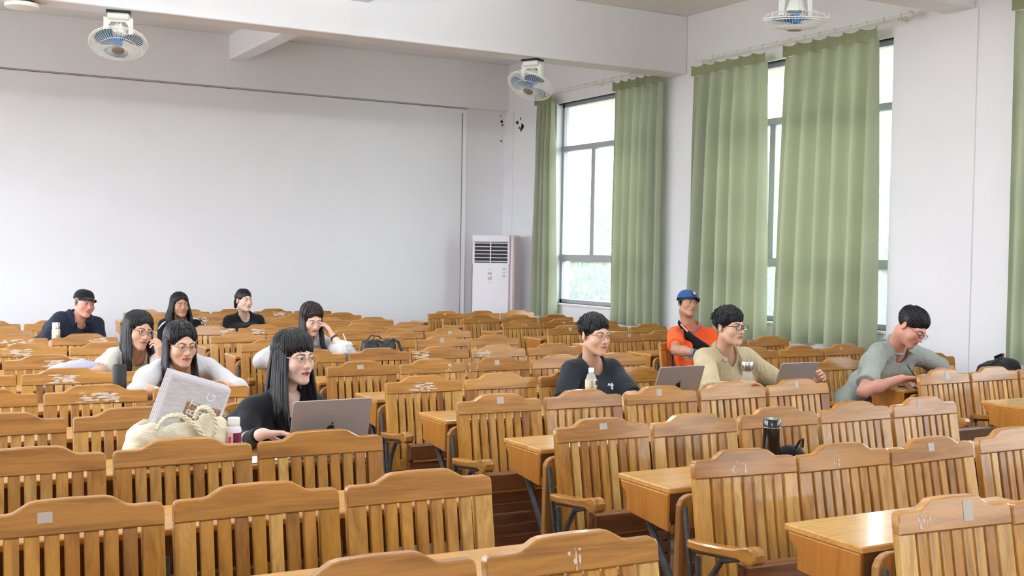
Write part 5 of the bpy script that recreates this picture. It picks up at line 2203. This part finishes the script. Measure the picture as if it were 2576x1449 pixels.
def laptop(label, x, y, rz, w, d, lean, emblem=True, mat='alu', base=True, z0=ZD):
    e = empty('laptop' if base else 'tablet', (x, y, z0), rz, label, 'laptop' if base else 'tablet')
    if base:
        MB().box((-w / 2, 0.0, 0), (w / 2, d, .012), .004).build('base', M_[mat], e)
        MB().box((-w / 2 + .02, .03, .012), (w / 2 - .02, d * .55, .0128)).build('keyboard', M_['black'], e)
    L = Matrix.Translation((0, .004, .012)) @ Matrix.Rotation(math.radians(lean), 4, 'X')
    lid = MB()
    pr = []
    r = .012
    for cx, cz, a0 in ((w / 2 - r, d - r, 0), (-w / 2 + r, d - r, 90)):
        for k in range(5):
            a = math.radians(a0 + k * 22.5)
            pr.append((cx + r * math.cos(a), cz + r * math.sin(a)))
    pr += [(-w / 2, 0), (w / 2, 0)]
    lid.prism(pr, 0, .006, axis='y', c=.0015, M=L)
    lo = lid.build('lid', M_[mat], e)
    MB().box((-w / 2 + .006, .006, .008), (w / 2 - .006, .0068, d - .006), 0, L).build('screen', M_['black'], lo)
    if emblem:
        em = MB()
        emblem_apple(em, .0195, L @ Matrix.Translation((0, -.0003, d * .46)))
        em.build('emblem', plain('emblem_dark_mirror', lin(96, 82, 78), .12, .5, .8), lo)
    return e


pl = at(826, 1120, Y=4.475)
laptop('silver laptop with fruit emblem in front of the woman in black', pl.x, 4.475, math.radians(1.5), .345, .238, 14)
pl = at(1690, 1000, Y=5.32)
laptop('silver laptop between the two young men, half behind the beige shirt', pl.x - .005, 5.29, math.radians(2), .335, .225, 20)
tb = laptop('rose grey tablet held up by the man in the beige shirt', at(1992, 962, Y=5.30).x - .015, 5.29, math.radians(-2), .30, .205, 26, emblem=False, base=False, z0=ZD + .02)
MB().box((-.15, -.006, -.02), (.15, .05, .010), .004).build('folding_stand', M_['black'], tb)
tb2 = empty('tablet', (at(2280, 970, Z=ZD).x, 5.36, ZD), math.radians(8), 'dark tablet lying flat under the writing hand on the desk', 'tablet')
MB().box((-.10, -.075, 0), (.13, .075, .008), .003).build('shell', M_['black'], tb2)
MB().box((-.09, -.068, .008), (.12, .068, .0088)).build('screen', plain('dim_screen', lin(96, 92, 100), .15), tb2)
A = pK['arms']['R']
tip = Vector(A['wr'] + unit(A['d']) * .115 + V3(0.02, -.01, -.035))
pen = empty('pen', tip, 0, 'black stylus held by the man in the grey polo', 'pen')
MB().tube([(0, 0, 0), (-.012, .004, .012), (-.095, .03, .125), (-.100, .032, .132)], [.001, .0042, .0045, .003], 8).build('barrel', M_['black'], pen, smooth=40)

# ------------------------------------------------------------------ bottles, flasks, cup


def standing(name, label, px, py, Y, cat):
    p = at(px, py, Y=Y)
    return empty(name, (p.x, Y, ZD), 0, label, cat)


def clear_mat(name, col, mixv=.35, rough=.05):
    m, nt, b = new_mat(name)
    b.inputs['Base Color'].default_value = col
    b.inputs['Roughness'].default_value = rough
    b.inputs['IOR'].default_value = 1.2
    outn = [n for n in nt.nodes if n.type == 'OUTPUT_MATERIAL'][0]
    tr = N(nt, 'ShaderNodeBsdfTransparent')
    mx = N(nt, 'ShaderNodeMixShader')
    mx.inputs[0].default_value = mixv
    nt.links.new(tr.outputs[0], mx.inputs[1])
    nt.links.new(b.outputs[0], mx.inputs[2])
    nt.links.new(mx.outputs[0], outn.inputs['Surface'])
    return m


M_['pet'] = clear_mat('clear_bottle', lin(232, 236, 236), .35)
M_['glassware'] = clear_mat('clear_glass', lin(214, 206, 190), .22)
b = standing('drink_bottle', 'yellow drink bottle with white cap before the man in dark tee', 1487, 960, 5.27, 'bottle')
H = at(1487, 925, Y=5.27).z - ZD
k = H / .225
MB().lathe([(.031, 0), (.0335, .006), (.0335, .10 * k), (.0325, .118 * k), (.0335, .135 * k), (.033, .155 * k), (.022, .188 * k), (.0135, .198 * k), (.0135, .203 * k)], 24).build('bottle', M_['pet'], b, smooth=50)
MB().lathe([(.029, .003), (.0315, .008), (.0315, .148 * k), (.0, .148 * k)], 24).build('drink', plain('yellow_drink', lin(240, 196, 40), .3), b, smooth=50)
MB().lathe([(.0155, .200 * k), (.0155, .222 * k), (.013, .225 * k), (.0, .225 * k)], 20).build('cap', M_['white'], b, smooth=50)
MB().lathe([(.0340, .122 * k), (.0340, .160 * k)], 24, caps=False).build('label', clear_mat('label_film', lin(244, 240, 226), .45), b)
MB().box((.008, -.0350, .136 * k), (.024, -.0305, .158 * k), .001).build('label_block', M_['inkdark'], b)
lb = MB()
for i in range(4):
    lb.box((-.022, -.0342, (.112 + .013 * i) * k), (-.010, -.0305, (.118 + .013 * i) * k))
lb.build('label_print', plain('label_print_grey', lin(120, 122, 124), .7), b)

b = standing('glass_tumbler', 'clear glass bottle with shiny steel lid before the beige shirt', 1879, 950, 5.25, 'bottle')
H = at(1879, 909, Y=5.25).z - ZD
MB().lathe([(.030, 0), (.033, .004), (.033, H - .065), (.028, H - .052), (.026, H - .042)], 24).build('glass', M_['glassware'], b, smooth=50)
MB().lathe([(.024, H - .060), (.026, H - .050), (.0, H - .045)], 20).build('strainer', plain('dark_strainer', lin(110, 90, 74), .4, .5, .5), b, smooth=50)
MB().lathe([(.034, H - .048), (.0365, H - .044), (.0365, H - .006), (.034, H), (.0, H + .001)], 24).build('lid', M_['steel'], b, smooth=40)

b = standing('drink_bottle', 'small white-capped bottle of dark red drink beside the cream tote bag', 588, 1085, 4.55, 'bottle')
H = at(588, 1050, Y=4.55).z - ZD
MB().lathe([(.027, 0), (.0305, .006), (.0305, H * .72), (.027, H * .79), (.0215, H * .82), (.0215, H * .84)], 24).build('bottle', plain('frosted_white', lin(236, 226, 230), .4), b, smooth=50)
MB().lathe([(.0245, H * .83), (.0245, H * .98), (.022, H), (.0, H)], 24).build('cap', M_['white'], b, smooth=40)
MB().lathe([(.0311, H * .10), (.0311, H * .66)], 24, caps=False).build('label', plain('dark_red_label', lin(110, 30, 62), .5), b)
MB().prism([(-.0316 * math.sin(a), -.0316 * math.cos(a)) for a in (1.5, 1.2, .9, .6, .35)] + [(-.030 * math.sin(a), -.030 * math.cos(a)) for a in (.35, .9, 1.5)], H * .10, H * .68, axis='z').build('label_strip', plain('pale_pink_label', lin(236, 206, 206), .6), b)
MB().box((-.027, -.0275, H * .42), (-.018, -.022, H * .58)).build('label_mark', plain('red_mark', lin(210, 60, 60), .6), b)

b = standing('flask', 'black cylinder flask at the left of the woman in the white cardigan', 301, 950, 6.36, 'flask')
H = at(301, 918, Y=6.36).z - ZD
MB().lathe([(.034, 0), (.036, .004), (.036, H - .008), (.034, H), (.029, H), (.029, H - .01), (.0, H - .012)], 28).build('shell', plain('matt_black', lin(40, 42, 44), .6), b, smooth=40)
b = standing('thermos', 'slim steel thermos in front of the old man in navy', 141, 830, 10.08, 'flask')
H = at(141, 811, Y=10.08).z - ZD
MB().lathe([(.032, 0), (.034, .004), (.034, H * .72), (.030, H * .76)], 24).build('shell', plain('pale_gold_steel', lin(214, 206, 178), .28, .5, .7), b, smooth=40)
MB().lathe([(.031, H * .76), (.031, H * .98), (.028, H), (.0, H)], 24).build('lid', M_['steel'], b, smooth=40)
b = standing('thermos', 'tall glossy black thermos on the front middle desk', 1941, 1100, 3.46, 'flask')
H = at(1941, 1053, Y=3.46).z - ZD
MB().lathe([(.033, 0), (.0355, .004), (.0355, H * .835), (.034, H * .84)], 32).build('shell', plain('gloss_black', lin(14, 14, 16), .15, coat=.5), b, smooth=40)
MB().lathe([(.034, H * .84), (.0352, H * .845), (.0352, H * .985), (.033, H), (.0, H)], 32).build('lid', plain('gloss_black_lid', lin(18, 18, 20), .2, coat=.5), b, smooth=40)
MB().lathe([(.0354, H * .832), (.0360, H * .838), (.0354, H * .844)], 32, caps=False).build('seam', M_['steel'], b)

cu = standing('drink_cup', 'plastic cup of dark drink with film lid and straw by the white blouse', 872, 890, 8.02, 'cup')
H = at(872, 868, Y=8.02).z - ZD
MB().lathe([(.030, 0), (.043, H)], 24).build('cup', clear_mat('cup_plastic', lin(226, 224, 224), .3), cu, smooth=40)
MB().lathe([(.028, .004), (.037, H * .60), (.0, H * .60)], 24).build('drink', plain('dark_berry_drink', lin(70, 34, 40), .3), cu, smooth=40)
MB().lathe([(.046, H), (.046, H + .008), (.030, H + .026), (.012, H + .030)], 24).build('lid', clear_mat('lid_plastic', lin(236, 236, 238), .5), cu, smooth=40)
MB().tube([(.012, 0, .02), (-.006, .0, H + .03), (-.030, .0, H + .085)], .0045, 8).build('straw', M_['white'], cu)
bg = MB()
vv, qq = mesh_sdf(lambda p: s_ell(p, (.045, .01, .06), (.05, .05, .055)) + wrinkle(p * 1.6, .006, 4), (-.03, -.07, -.01), (.12, .09, .14), .006)
np_mesh('carrier_bag', vv, qq, clear_mat('carrier_film', lin(214, 216, 220), .6), cu)

# ------------------------------------------------------------------ bags and cloth


def blob(name, fn, lo, hi, h, mat, parent):
    v, q = mesh_sdf(fn, lo, hi, h, pad=2.0)
    return np_mesh(name, v, q, mat, parent)


def vn(p, f, seed):
    return np.sin(f * p[:, 0] + 1.7 * np.sin(f * .7 * p[:, 2] + seed)) * np.sin(f * .9 * p[:, 2] + 1.3 * np.sin(f * .8 * p[:, 0] + seed * 2) + seed)


tc_ = at(440, 1100, Y=4.58)
tote = empty('tote_bag', (tc_.x, 4.585, ZD), math.radians(4), 'slumped cream canvas tote bag with braided handles on the desk', 'bag')
M_['canvas'] = cloth_mat('cream_canvas', lin(226, 218, 192), .9, .04, wr=.5)


def tote_fn(p):
    x, y, z = p[:, 0], p[:, 1], p[:, 2]
    wid = .205 - .060 * np.clip(z / .22, 0, 1) ** 1.5 * (x < 0) - .015 * np.clip(z / .2, 0, 1)
    topz = .205 + .020 * np.clip(x / .2, -1, 1) - .030 * np.exp(-((x - .04) / .07) ** 2)
    dep = .085 - .20 * np.clip(z - .02, 0, 1) * .55
    q = np.stack([x / np.maximum(wid, .05), y / np.maximum(dep, .02), (z - topz * .45) / (topz * .62)], 1)
    r = (np.abs(q) ** 3.2).sum(1) ** (1 / 3.2)
    d = (r - 1) * .07
    d = d + .007 * vn(p, 20, .5) + .0025 * vn(p, 52, 2.1)
    inner = (np.abs(np.stack([x / np.maximum(wid - .012, .05), y / np.maximum(dep - .012, .015), (z - topz * 1.05) / (topz * .55)], 1)) ** 3).sum(1) ** (1 / 3.0)
    d = smax(d, -(inner - 1) * .05, .006)
    return smax(d, -z, .004)


blob('bag_body', tote_fn, (-.25, -.12, -.006), (.25, .12, .30), .006, M_['canvas'], tote)


def braid(path, name):
    mb = MB()
    P_ = [Vector(p) for p in path]
    n = 60
    fine = []
    for i in range(n + 1):
        t = i / n * (len(P_) - 1)
        k = min(int(t), len(P_) - 2)
        f = t - k
        p0, p1, p2, p3 = P_[max(k - 1, 0)], P_[k], P_[k + 1], P_[min(k + 2, len(P_) - 1)]
        fine.append(.5 * ((2 * p1) + (-p0 + p2) * f + (2 * p0 - 5 * p1 + 4 * p2 - p3) * f * f + (-p0 + 3 * p1 - 3 * p2 + p3) * f ** 3))
    for s in range(3):
        pts = []
        for i, p in enumerate(fine):
            a = 2 * math.pi * s / 3 + i * .55
            pts.append(p + Vector((math.cos(a) * .005, math.sin(a) * .004, math.sin(a + .8) * .005)))
        mb.tube(pts, .0052, 6)
    return mb.build(name, M_['canvas'], tote, smooth='all')


braid([(-.09, -.070, .155), (-.06, -.072, .195), (.00, -.078, .200), (.05, -.088, .160), (.10, -.095, .100), (.125, -.092, .085)], 'handle')
braid([(.06, -.060, .185), (.075, -.072, .225), (.115, -.080, .215), (.135, -.088, .165), (.125, -.094, .110), (.11, -.094, .095)], 'handle')
# folded newspaper bundle sticking out of the tote
c0, c1, c2, c3 = at(432, 938, Y=4.58), at(583, 982, Y=4.575), at(560, 1060, Y=4.59), at(372, 1062, Y=4.60)
ux = (c1 - c0).normalized()
uz0 = (c0 - c3)
uy = ux.cross(uz0).normalized()
uz = uy.cross(ux).normalized() * 1.0
npw, nph = (c1 - c0).length, .30
Mp = Matrix(((ux.x, uy.x, uz.x, c0.x), (ux.y, uy.y, uz.y, c0.y), (ux.z, uy.z, uz.z, c0.z), (0, 0, 0, 1)))
if uy.y < 0:
    uy = -uy
    Mp = Matrix(((ux.x, uy.x, uz.x, c0.x), (ux.y, uy.y, uz.y, c0.y), (ux.z, uy.z, uz.z, c0.z), (0, 0, 0, 1)))
pap = empty('paper_bundle', (0, 0, 0), 0, 'folded newspaper bundle printed ART BAG sticking out of the tote', 'newspaper')
pap.matrix_world = Mp
nm, nt, bb = new_mat('newsprint')
tcn = N(nt, 'ShaderNodeTexCoord')
mpn = N(nt, 'ShaderNodeMapping')
mpn.inputs['Scale'].default_value = (22, 1, 380)
nt.links.new(tcn.outputs['Object'], mpn.inputs['Vector'])
nzn = N(nt, 'ShaderNodeTexNoise', Scale=1.0, Detail=3.0)
nt.links.new(mpn.outputs[0], nzn.inputs['Vector'])
rn = ramp(nt, [(.38, lin(186, 184, 188)), (.60, lin(214, 212, 216))])
nt.links.new(nzn.outputs['Fac'], rn.inputs['Fac'])
nt.links.new(rn.outputs['Color'], bb.inputs['Base Color'])
bb.inputs['Roughness'].default_value = .8
for i in range(4):
    MB().box((-.006 * i, .003 + .005 * i, -nph), (npw - .004 * i, .0065 + .005 * i, .004 * i), .001).build('sheet', plain('news_white', lin(220,218,222), .8), pap)
MB().box((.012, .0015, -nph), (npw - .010, .003, -.012)).build('printed_page', nm, pap)
br_ = MB().box((.095, .0008, -.175), (npw - .012, .0015, -.090))
bo = br_.build('brown_block', plain('brown_print', lin(150, 112, 86), .8), pap)
gr = MB()
for i in range(9):
    gr.box((.095 + i * .016, .0004, -.175), (.0965 + i * .016, .0009, -.090))
for i in range(6):
    gr.box((.095, .0004, -.175 + i * .016), (npw - .012, .0009, -.1735 + i * .016))
gr.build('grid_lines', plain('pale_print', lin(196, 176, 156), .8), bo)
for t, xx, zz, sz in (('ART', .125, -.13, .048), ('BAG', .178, -.088, .050)):
    lettering(t, sz, M_['inkwhite'], pap, Matrix.Translation((xx, -.0002, zz)) @ Matrix.Rotation(math.radians(90), 4, 'X') @ Matrix.Rotation(math.radians(82), 4, 'Z'), ext=.0006, spacing=1.2)

hb = empty('handbag', (at(952, 870, Y=8.06).x, 8.06, ZD), math.radians(6), 'black leather handbag standing on the desk, strap hanging right', 'bag')
M_['leather'] = plain('black_leather', lin(24, 26, 28), .32, .5, bump=.3, bscale=40)


def hb_fn(p):
    x, y, z = p[:, 0], p[:, 1], p[:, 2]
    top = .185 + .02 * x - .02 * np.exp(-((x - .03) / .06) ** 2)
    w = .140 + .012 * (1 - z / .2)
    q = np.stack([x / w, y / (.060 - .18 * np.clip(z, 0, .25)), (z - top * .48) / (top * .55)], 1)
    d = ((np.abs(q) ** 5).sum(1) ** .2 - 1) * .05
    return smax(d + .004 * vn(p, 34, 1.2), -z, .004)


blob('bag_body', hb_fn, (-.18, -.09, -.005), (.18, .09, .23), .006, M_['leather'], hb)
MB().tube([(-.085, -.030, .15), (-.075, -.052, .11), (-.045, -.056, .085), (-.015, -.050, .12), (-.025, -.03, .17)], (.006), 8).build('handle', M_['leather'], hb, smooth='all')
MB().tube([(.12, .0, .19), (.165, -.02, .16), (.185, -.03, .09), (.165, -.035, .03), (.14, -.04, .012)], [(.010, .003)] * 5, 8).build('strap', M_['leather'], hb, smooth='all')
MB().tube([(-.10, .02, .17), (-.06, .01, .215), (0, .0, .21), (.03, .01, .19)], .005, 8).build('handle', M_['leather'], hb, smooth='all')
MB().lathe([(0, 0), (.006, 0), (.005, .003), (0, .004)], 12, Matrix.Translation((-.115, -.022, .165)) @ Matrix.Rotation(math.radians(90), 4, 'X')).build('stud', M_['steel'], hb)

cl = at(165, 925, Y=7.34)
lav = empty('folded_cloth', (cl.x, 7.33, ZD), math.radians(3), 'crumpled lavender cloth heaped on the desk, far left', 'cloth')
M_['lav'] = cloth_mat('lavender_cotton', lin(176, 178, 214), .9, .05, wr=.6)


def lav_fn(p):
    x, y, z = p[:, 0], p[:, 1], p[:, 2]
    top = .085 + .085 * np.clip((x + .17) / .26, 0, 1)
    q = np.stack([x / .185, y / .085, (z - top * .45) / (top * .62)], 1)
    d = ((np.abs(q) ** 2.6).sum(1) ** (1 / 2.6) - 1) * .06
    return smax(d + .010 * np.sin(40 * z - 14 * x + 2 * np.sin(9 * x)) * .7 + .003 * vn(p, 40, 3), -z, .004)


blob('cloth', lav_fn, (-.22, -.12, -.005), (.22, .12, .23), .006, M_['lav'], lav)

bk = empty('backpack', (at(2505, 935, Y=5.42).x, 5.40, ZD), math.radians(5), 'black bag with a strap on the desk by the window wall, far right', 'bag')


def bk_fn(p):
    x, y, z = p[:, 0], p[:, 1], p[:, 2]
    top = .150 + .020 * np.clip(x / .15, -1, 1)
    q = np.stack([x / .20, y / .10, (z - top * .45) / (top * .58)], 1)
    return smax(((np.abs(q) ** 2.8).sum(1) ** (1 / 2.8) - 1) * .07 + .004 * vn(p, 30, 5), -z, .004)


blob('bag_body', bk_fn, (-.25, -.14, -.005), (.25, .14, .2), .008, M_['c_black'], bk)
MB().tube([(-.22, -.05, .105), (-.15, -.06, .135), (-.05, -.05, .165), (.015, -.03, .190), (.03, .0, .185), (-.02, .02, .165)], [(.012, .004)] * 6, 8).build('strap', M_['c_black'], bk, smooth='all')

ct = empty('cloth_hat', (at(1988, 1130, Y=3.46).x, 3.46, ZD), .2, 'crumpled black hat lying beside the tall black thermos', 'hat')


def ct_fn(p):
    x, y, z = p[:, 0], p[:, 1], p[:, 2]
    d = s_ell(p, (0, 0, .045), (.062, .06, .055)) + .004 * vn(p, 50, 2)
    d = smin(d, s_ell(p, (.03, -.02, .02), (.09, .05, .020)), .02)
    return smax(d, -z, .003)


blob('crown', ct_fn, (-.1, -.1, -.004), (.14, .1, .12), .006, M_['c_black'], ct)
MB().tube([(-.01, -.03, .085), (.0, -.045, .12), (.022, -.045, .125), (.028, -.04, .09)], .005, 6).build('loop', M_['c_black'], ct)

for (px, py, Yv, lab, w_, d_) in ((648, 1152, 4.50, 'white papers under the hand of the woman in black', .16, .12),):
    p = at(px, py, Y=Yv)
    nb_ = empty('papers', (p.x, Yv + .03, ZD), .25, lab, 'paper')
    for i in range(3):
        MB().box((-w_ / 2 + .01 * i, -d_ / 2 - .006 * i, .001 * i), (w_ / 2 + .004 * i, d_ / 2, .001 * i + .0008)).build('sheet', M_['paper'], nb_)

# ------------------------------------------------------------------ print and trim on clothes
Ish = pH


def surf(I, px, py, Y0, Y1, n=160):
    """first point of the person's shirt on the sight line through a pixel"""
    ys = np.linspace(Y0, Y1, n)
    pts = np.array([at(px, py, Y=y) for y in ys])
    f = I['shirt_fn'](pts.astype(F32))
    k = int(np.argmax(f < 0)) if (f < 0).any() else n // 2
    return pts[k]


sp = surf(pH, 1536, 974, 5.3, 6.0)
sp2, sp3 = surf(pH, 1546, 974, 5.3, 6.0), surf(pH, 1536, 966, 5.3, 6.0)
vx = unit(sp2 - sp)
vz = unit((sp3 - sp) - vx * ((sp3 - sp) @ vx))
vy = np.cross(vx, vz)
o3 = pH['org'](sp) - vy * .0 + np.cross(vx, vz) * .004
Ml = Matrix(((vx[0], vz[0], vy[0], o3[0]), (vx[1], vz[1], vy[1], o3[1]), (vx[2], vz[2], vy[2], o3[2]), (0, 0, 0, 1)))
lettering('AS', .034, M_['inkwhite'], pH['e'], Ml @ Matrix.Translation((0, .012, .002)), 'shirt_print', ext=.004)
lettering('S', .030, M_['inkwhite'], pH['e'], Ml @ Matrix.Translation((.006, -.014, .002)), 'shirt_print', ext=.004)


def strip_on(I, pix, Y0, Y1, r, mat, name, off=.004):
    pts = [surf(I, x, y, Y0, Y1) for x, y in pix]
    P_ = []
    for p in pts:
        d = unit(np.array(CAM) - p)
        P_.append(Vector(I['org'](p + d * off)))
    return MB().tube(P_, r, 8, flat=(0, 0, 1)).build(name, mat, I['e'], smooth='all')


strip_on(pJ, [(1708, 812), (1716, 822), (1726, 838), (1738, 853), (1752, 868), (1768, 876), (1782, 880)], 7.3, 8.1, [(.024, .010), (.026, .010), (.034, .012), (.050, .016), (.062, .020), (.055, .018), (.04, .012)], M_['c_black'], 'sling_bag', .010)
strip_on(pJ, [(1713, 816), (1722, 826), (1730, 834)], 7.3, 8.1, [(.010, .004)] * 3, M_['white'], 'strap_stripe', .034)
for lst, nm_ in (([(1706, 812), (1716, 824), (1730, 833), (1745, 834), (1757, 826), (1762, 814)], 'collar_trim'),):
    strip_on(pJ, lst, 7.3, 8.2, [(.010, .006)] * 6, M_['c_trim'], nm_, .008)
strip_on(pJ, [(1690, 880), (1692, 900), (1694, 925)], 7.3, 8.2, [(.030, .006)] * 3, M_['c_navyside'], 'side_panel', .003)
band(pJ, 'R', .88, .031, .030, M_['c_trim'], 'wristband')
band(pJ, 'R', .98, .030, .016, M_['black'], 'wristband')
strip_on(pE, [(424, 806), (410, 814), (399, 828)], 11.2, 12.0, [(.010, .004)] * 3, M_['white'], 'sleeve_stripe', .003)
strip_on(pE, [(480, 800), (496, 802), (508, 814), (514, 828)], 11.2, 12.0, [(.010, .004)] * 4, M_['white'], 'sleeve_stripe', .003)

# ------------------------------------------------------------------ stickers and paper residue on the chair rails
M_['sticker'] = plain('faded_sticker', lin(188, 176, 160), .5)
M_['residue'] = plain('torn_paper_residue', lin(212, 194, 176), .6, noise=.16, nscale=60)


def rail_pt(x, z, off=.0008):
    return (x, -(ZSH - z) * TILT - off, z)


def sticker(block, k, c, fx, fz, w, h):
    if (block, k, c) not in CHAIRS:
        return
    e, rail, cw = CHAIRS[(block, k, c)]
    hw0 = cw / 2 - .013
    x = -hw0 + 2 * hw0 * fx
    z = ZSH - .055 + .07 * fz
    vs = []
    for off in (.0002, .0014):
        vs += [rail_pt(x - w / 2, z - h / 2, off), rail_pt(x + w / 2, z - h / 2, off), rail_pt(x + w / 2, z + h / 2, off), rail_pt(x - w / 2, z + h / 2, off)]
    MB().add(vs, [(0, 1, 2, 3), (4, 7, 6, 5), (0, 4, 5, 1), (1, 5, 6, 2), (2, 6, 7, 3), (3, 7, 4, 0)]).build('paper_sticker', M_['sticker'], rail)


def residue(block, k, c, fx, fw, seed):
    if (block, k, c) not in CHAIRS:
        return
    e, rail, cw = CHAIRS[(block, k, c)]
    hw0 = cw / 2 - .013
    r = random.Random(seed)
    mb = MB()
    x0 = -hw0 + 2 * hw0 * (fx - fw / 2)
    for i in range(26 if fw > .16 else 8):
        cx = x0 + 2 * hw0 * fw * r.random()
        cz = ZSH - .055 + r.random() * .055
        n = 7
        rx, rz = (r.uniform(.012, .045), r.uniform(.002, .007)) if fw > .16 else (r.uniform(.002, .006), r.uniform(.005, .016))
        pts = [(cx + rx * math.cos(a) * r.uniform(.5, 1.1), cz + rz * math.sin(a) * r.uniform(.5, 1.1)) for a in [2 * math.pi * q / n for q in range(n)]]
        pts = [(min(max(px_, -hw0 + .004), hw0 - .004), min(max(pz_, ZSH - .060), ZSH - .004)) for px_, pz_ in pts]
        off = .0006 + .0001 * i
        mb.add([rail_pt(a, b_, off) for a, b_ in pts] + [rail_pt(a, b_, 0) for a, b_ in pts], [tuple(range(n))] + [(q, (q + 1) % n + 0, n + (q + 1) % n, n + q) for q in range(n)])
    mb.build('paper_residue', M_['residue'], rail)


for a in [('M', 1, 2, .47, .72, .034, .034), ('M', 0, 0, .60, .62, .040, .060), ('M', 2, 0, .5, .75, .040, .026), ('M', 2, 4, .40, .80, .026, .05), ('M', 3, 2, .46, .75, .036, .034), ('M', 3, 0, .5, .78, .040, .034),
          ('M', 3, 4, .46, .80, .030, .040), ('M', 5, 0, .47, .72, .044, .026), ('M', 5, 2, .46, .70, .036, .034), ('L', 1, -3, .36, .60, .040, .030), ('M', 8, 4, .52, .6, .036, .03), ('M', 7, 3, .48, .7, .036, .04), ('R', 8, 0, .55, .7, .04, .03),
          ('R', 9, 1, .55, .7, .03, .02), ('R', 11, 0, .46, .72, .03, .02), ('R', 4, 1, .3, .6, .03, .03), ('R', 5, 2, .4, .7, .03, .02), ('R', 3, 0, .55, .65, .05, .05), ('R', 7, 0, .7, .7, .03, .03)]:
    sticker(*a)
for i, a in enumerate([('L', 4, -2, .52, .36), ('L', 5, -2, .45, .34), ('L', 8, -2, .55, .45), ('L', 8, -1, .68, .28), ('L', 7, -2, .34, .34), ('L', 6, -2, .6, .2), ('L', 3, -1, .15, .3), ('M', 9, 0, .85, .3), ('M', 9, 1, .4, .25), ('M', 10, 0, .75, .25), ('M', 11, 1, .25, .25),
                       ('M', 12, 0, .15, .3), ('M', 12, 3, .65, .25), ('M', 12, 4, .4, .35), ('M', 4, 0, .48, .30), ('M', 6, 2, .15, .22), ('M', 6, 3, .22, .2), ('M', 5, 1, .75, .15), ('M', 5, 2, .08, .15), ('M', 1, 0, .42, .14), ('M', 1, 1, .42, .1), ('M', 0, 0, .22, .14), ('L', 0, -1, .5, .08), ('R', 10, 0, .45, .15), ('R', 9, 0, .55, .14)]):
    residue(*(a + (100 + i,)))
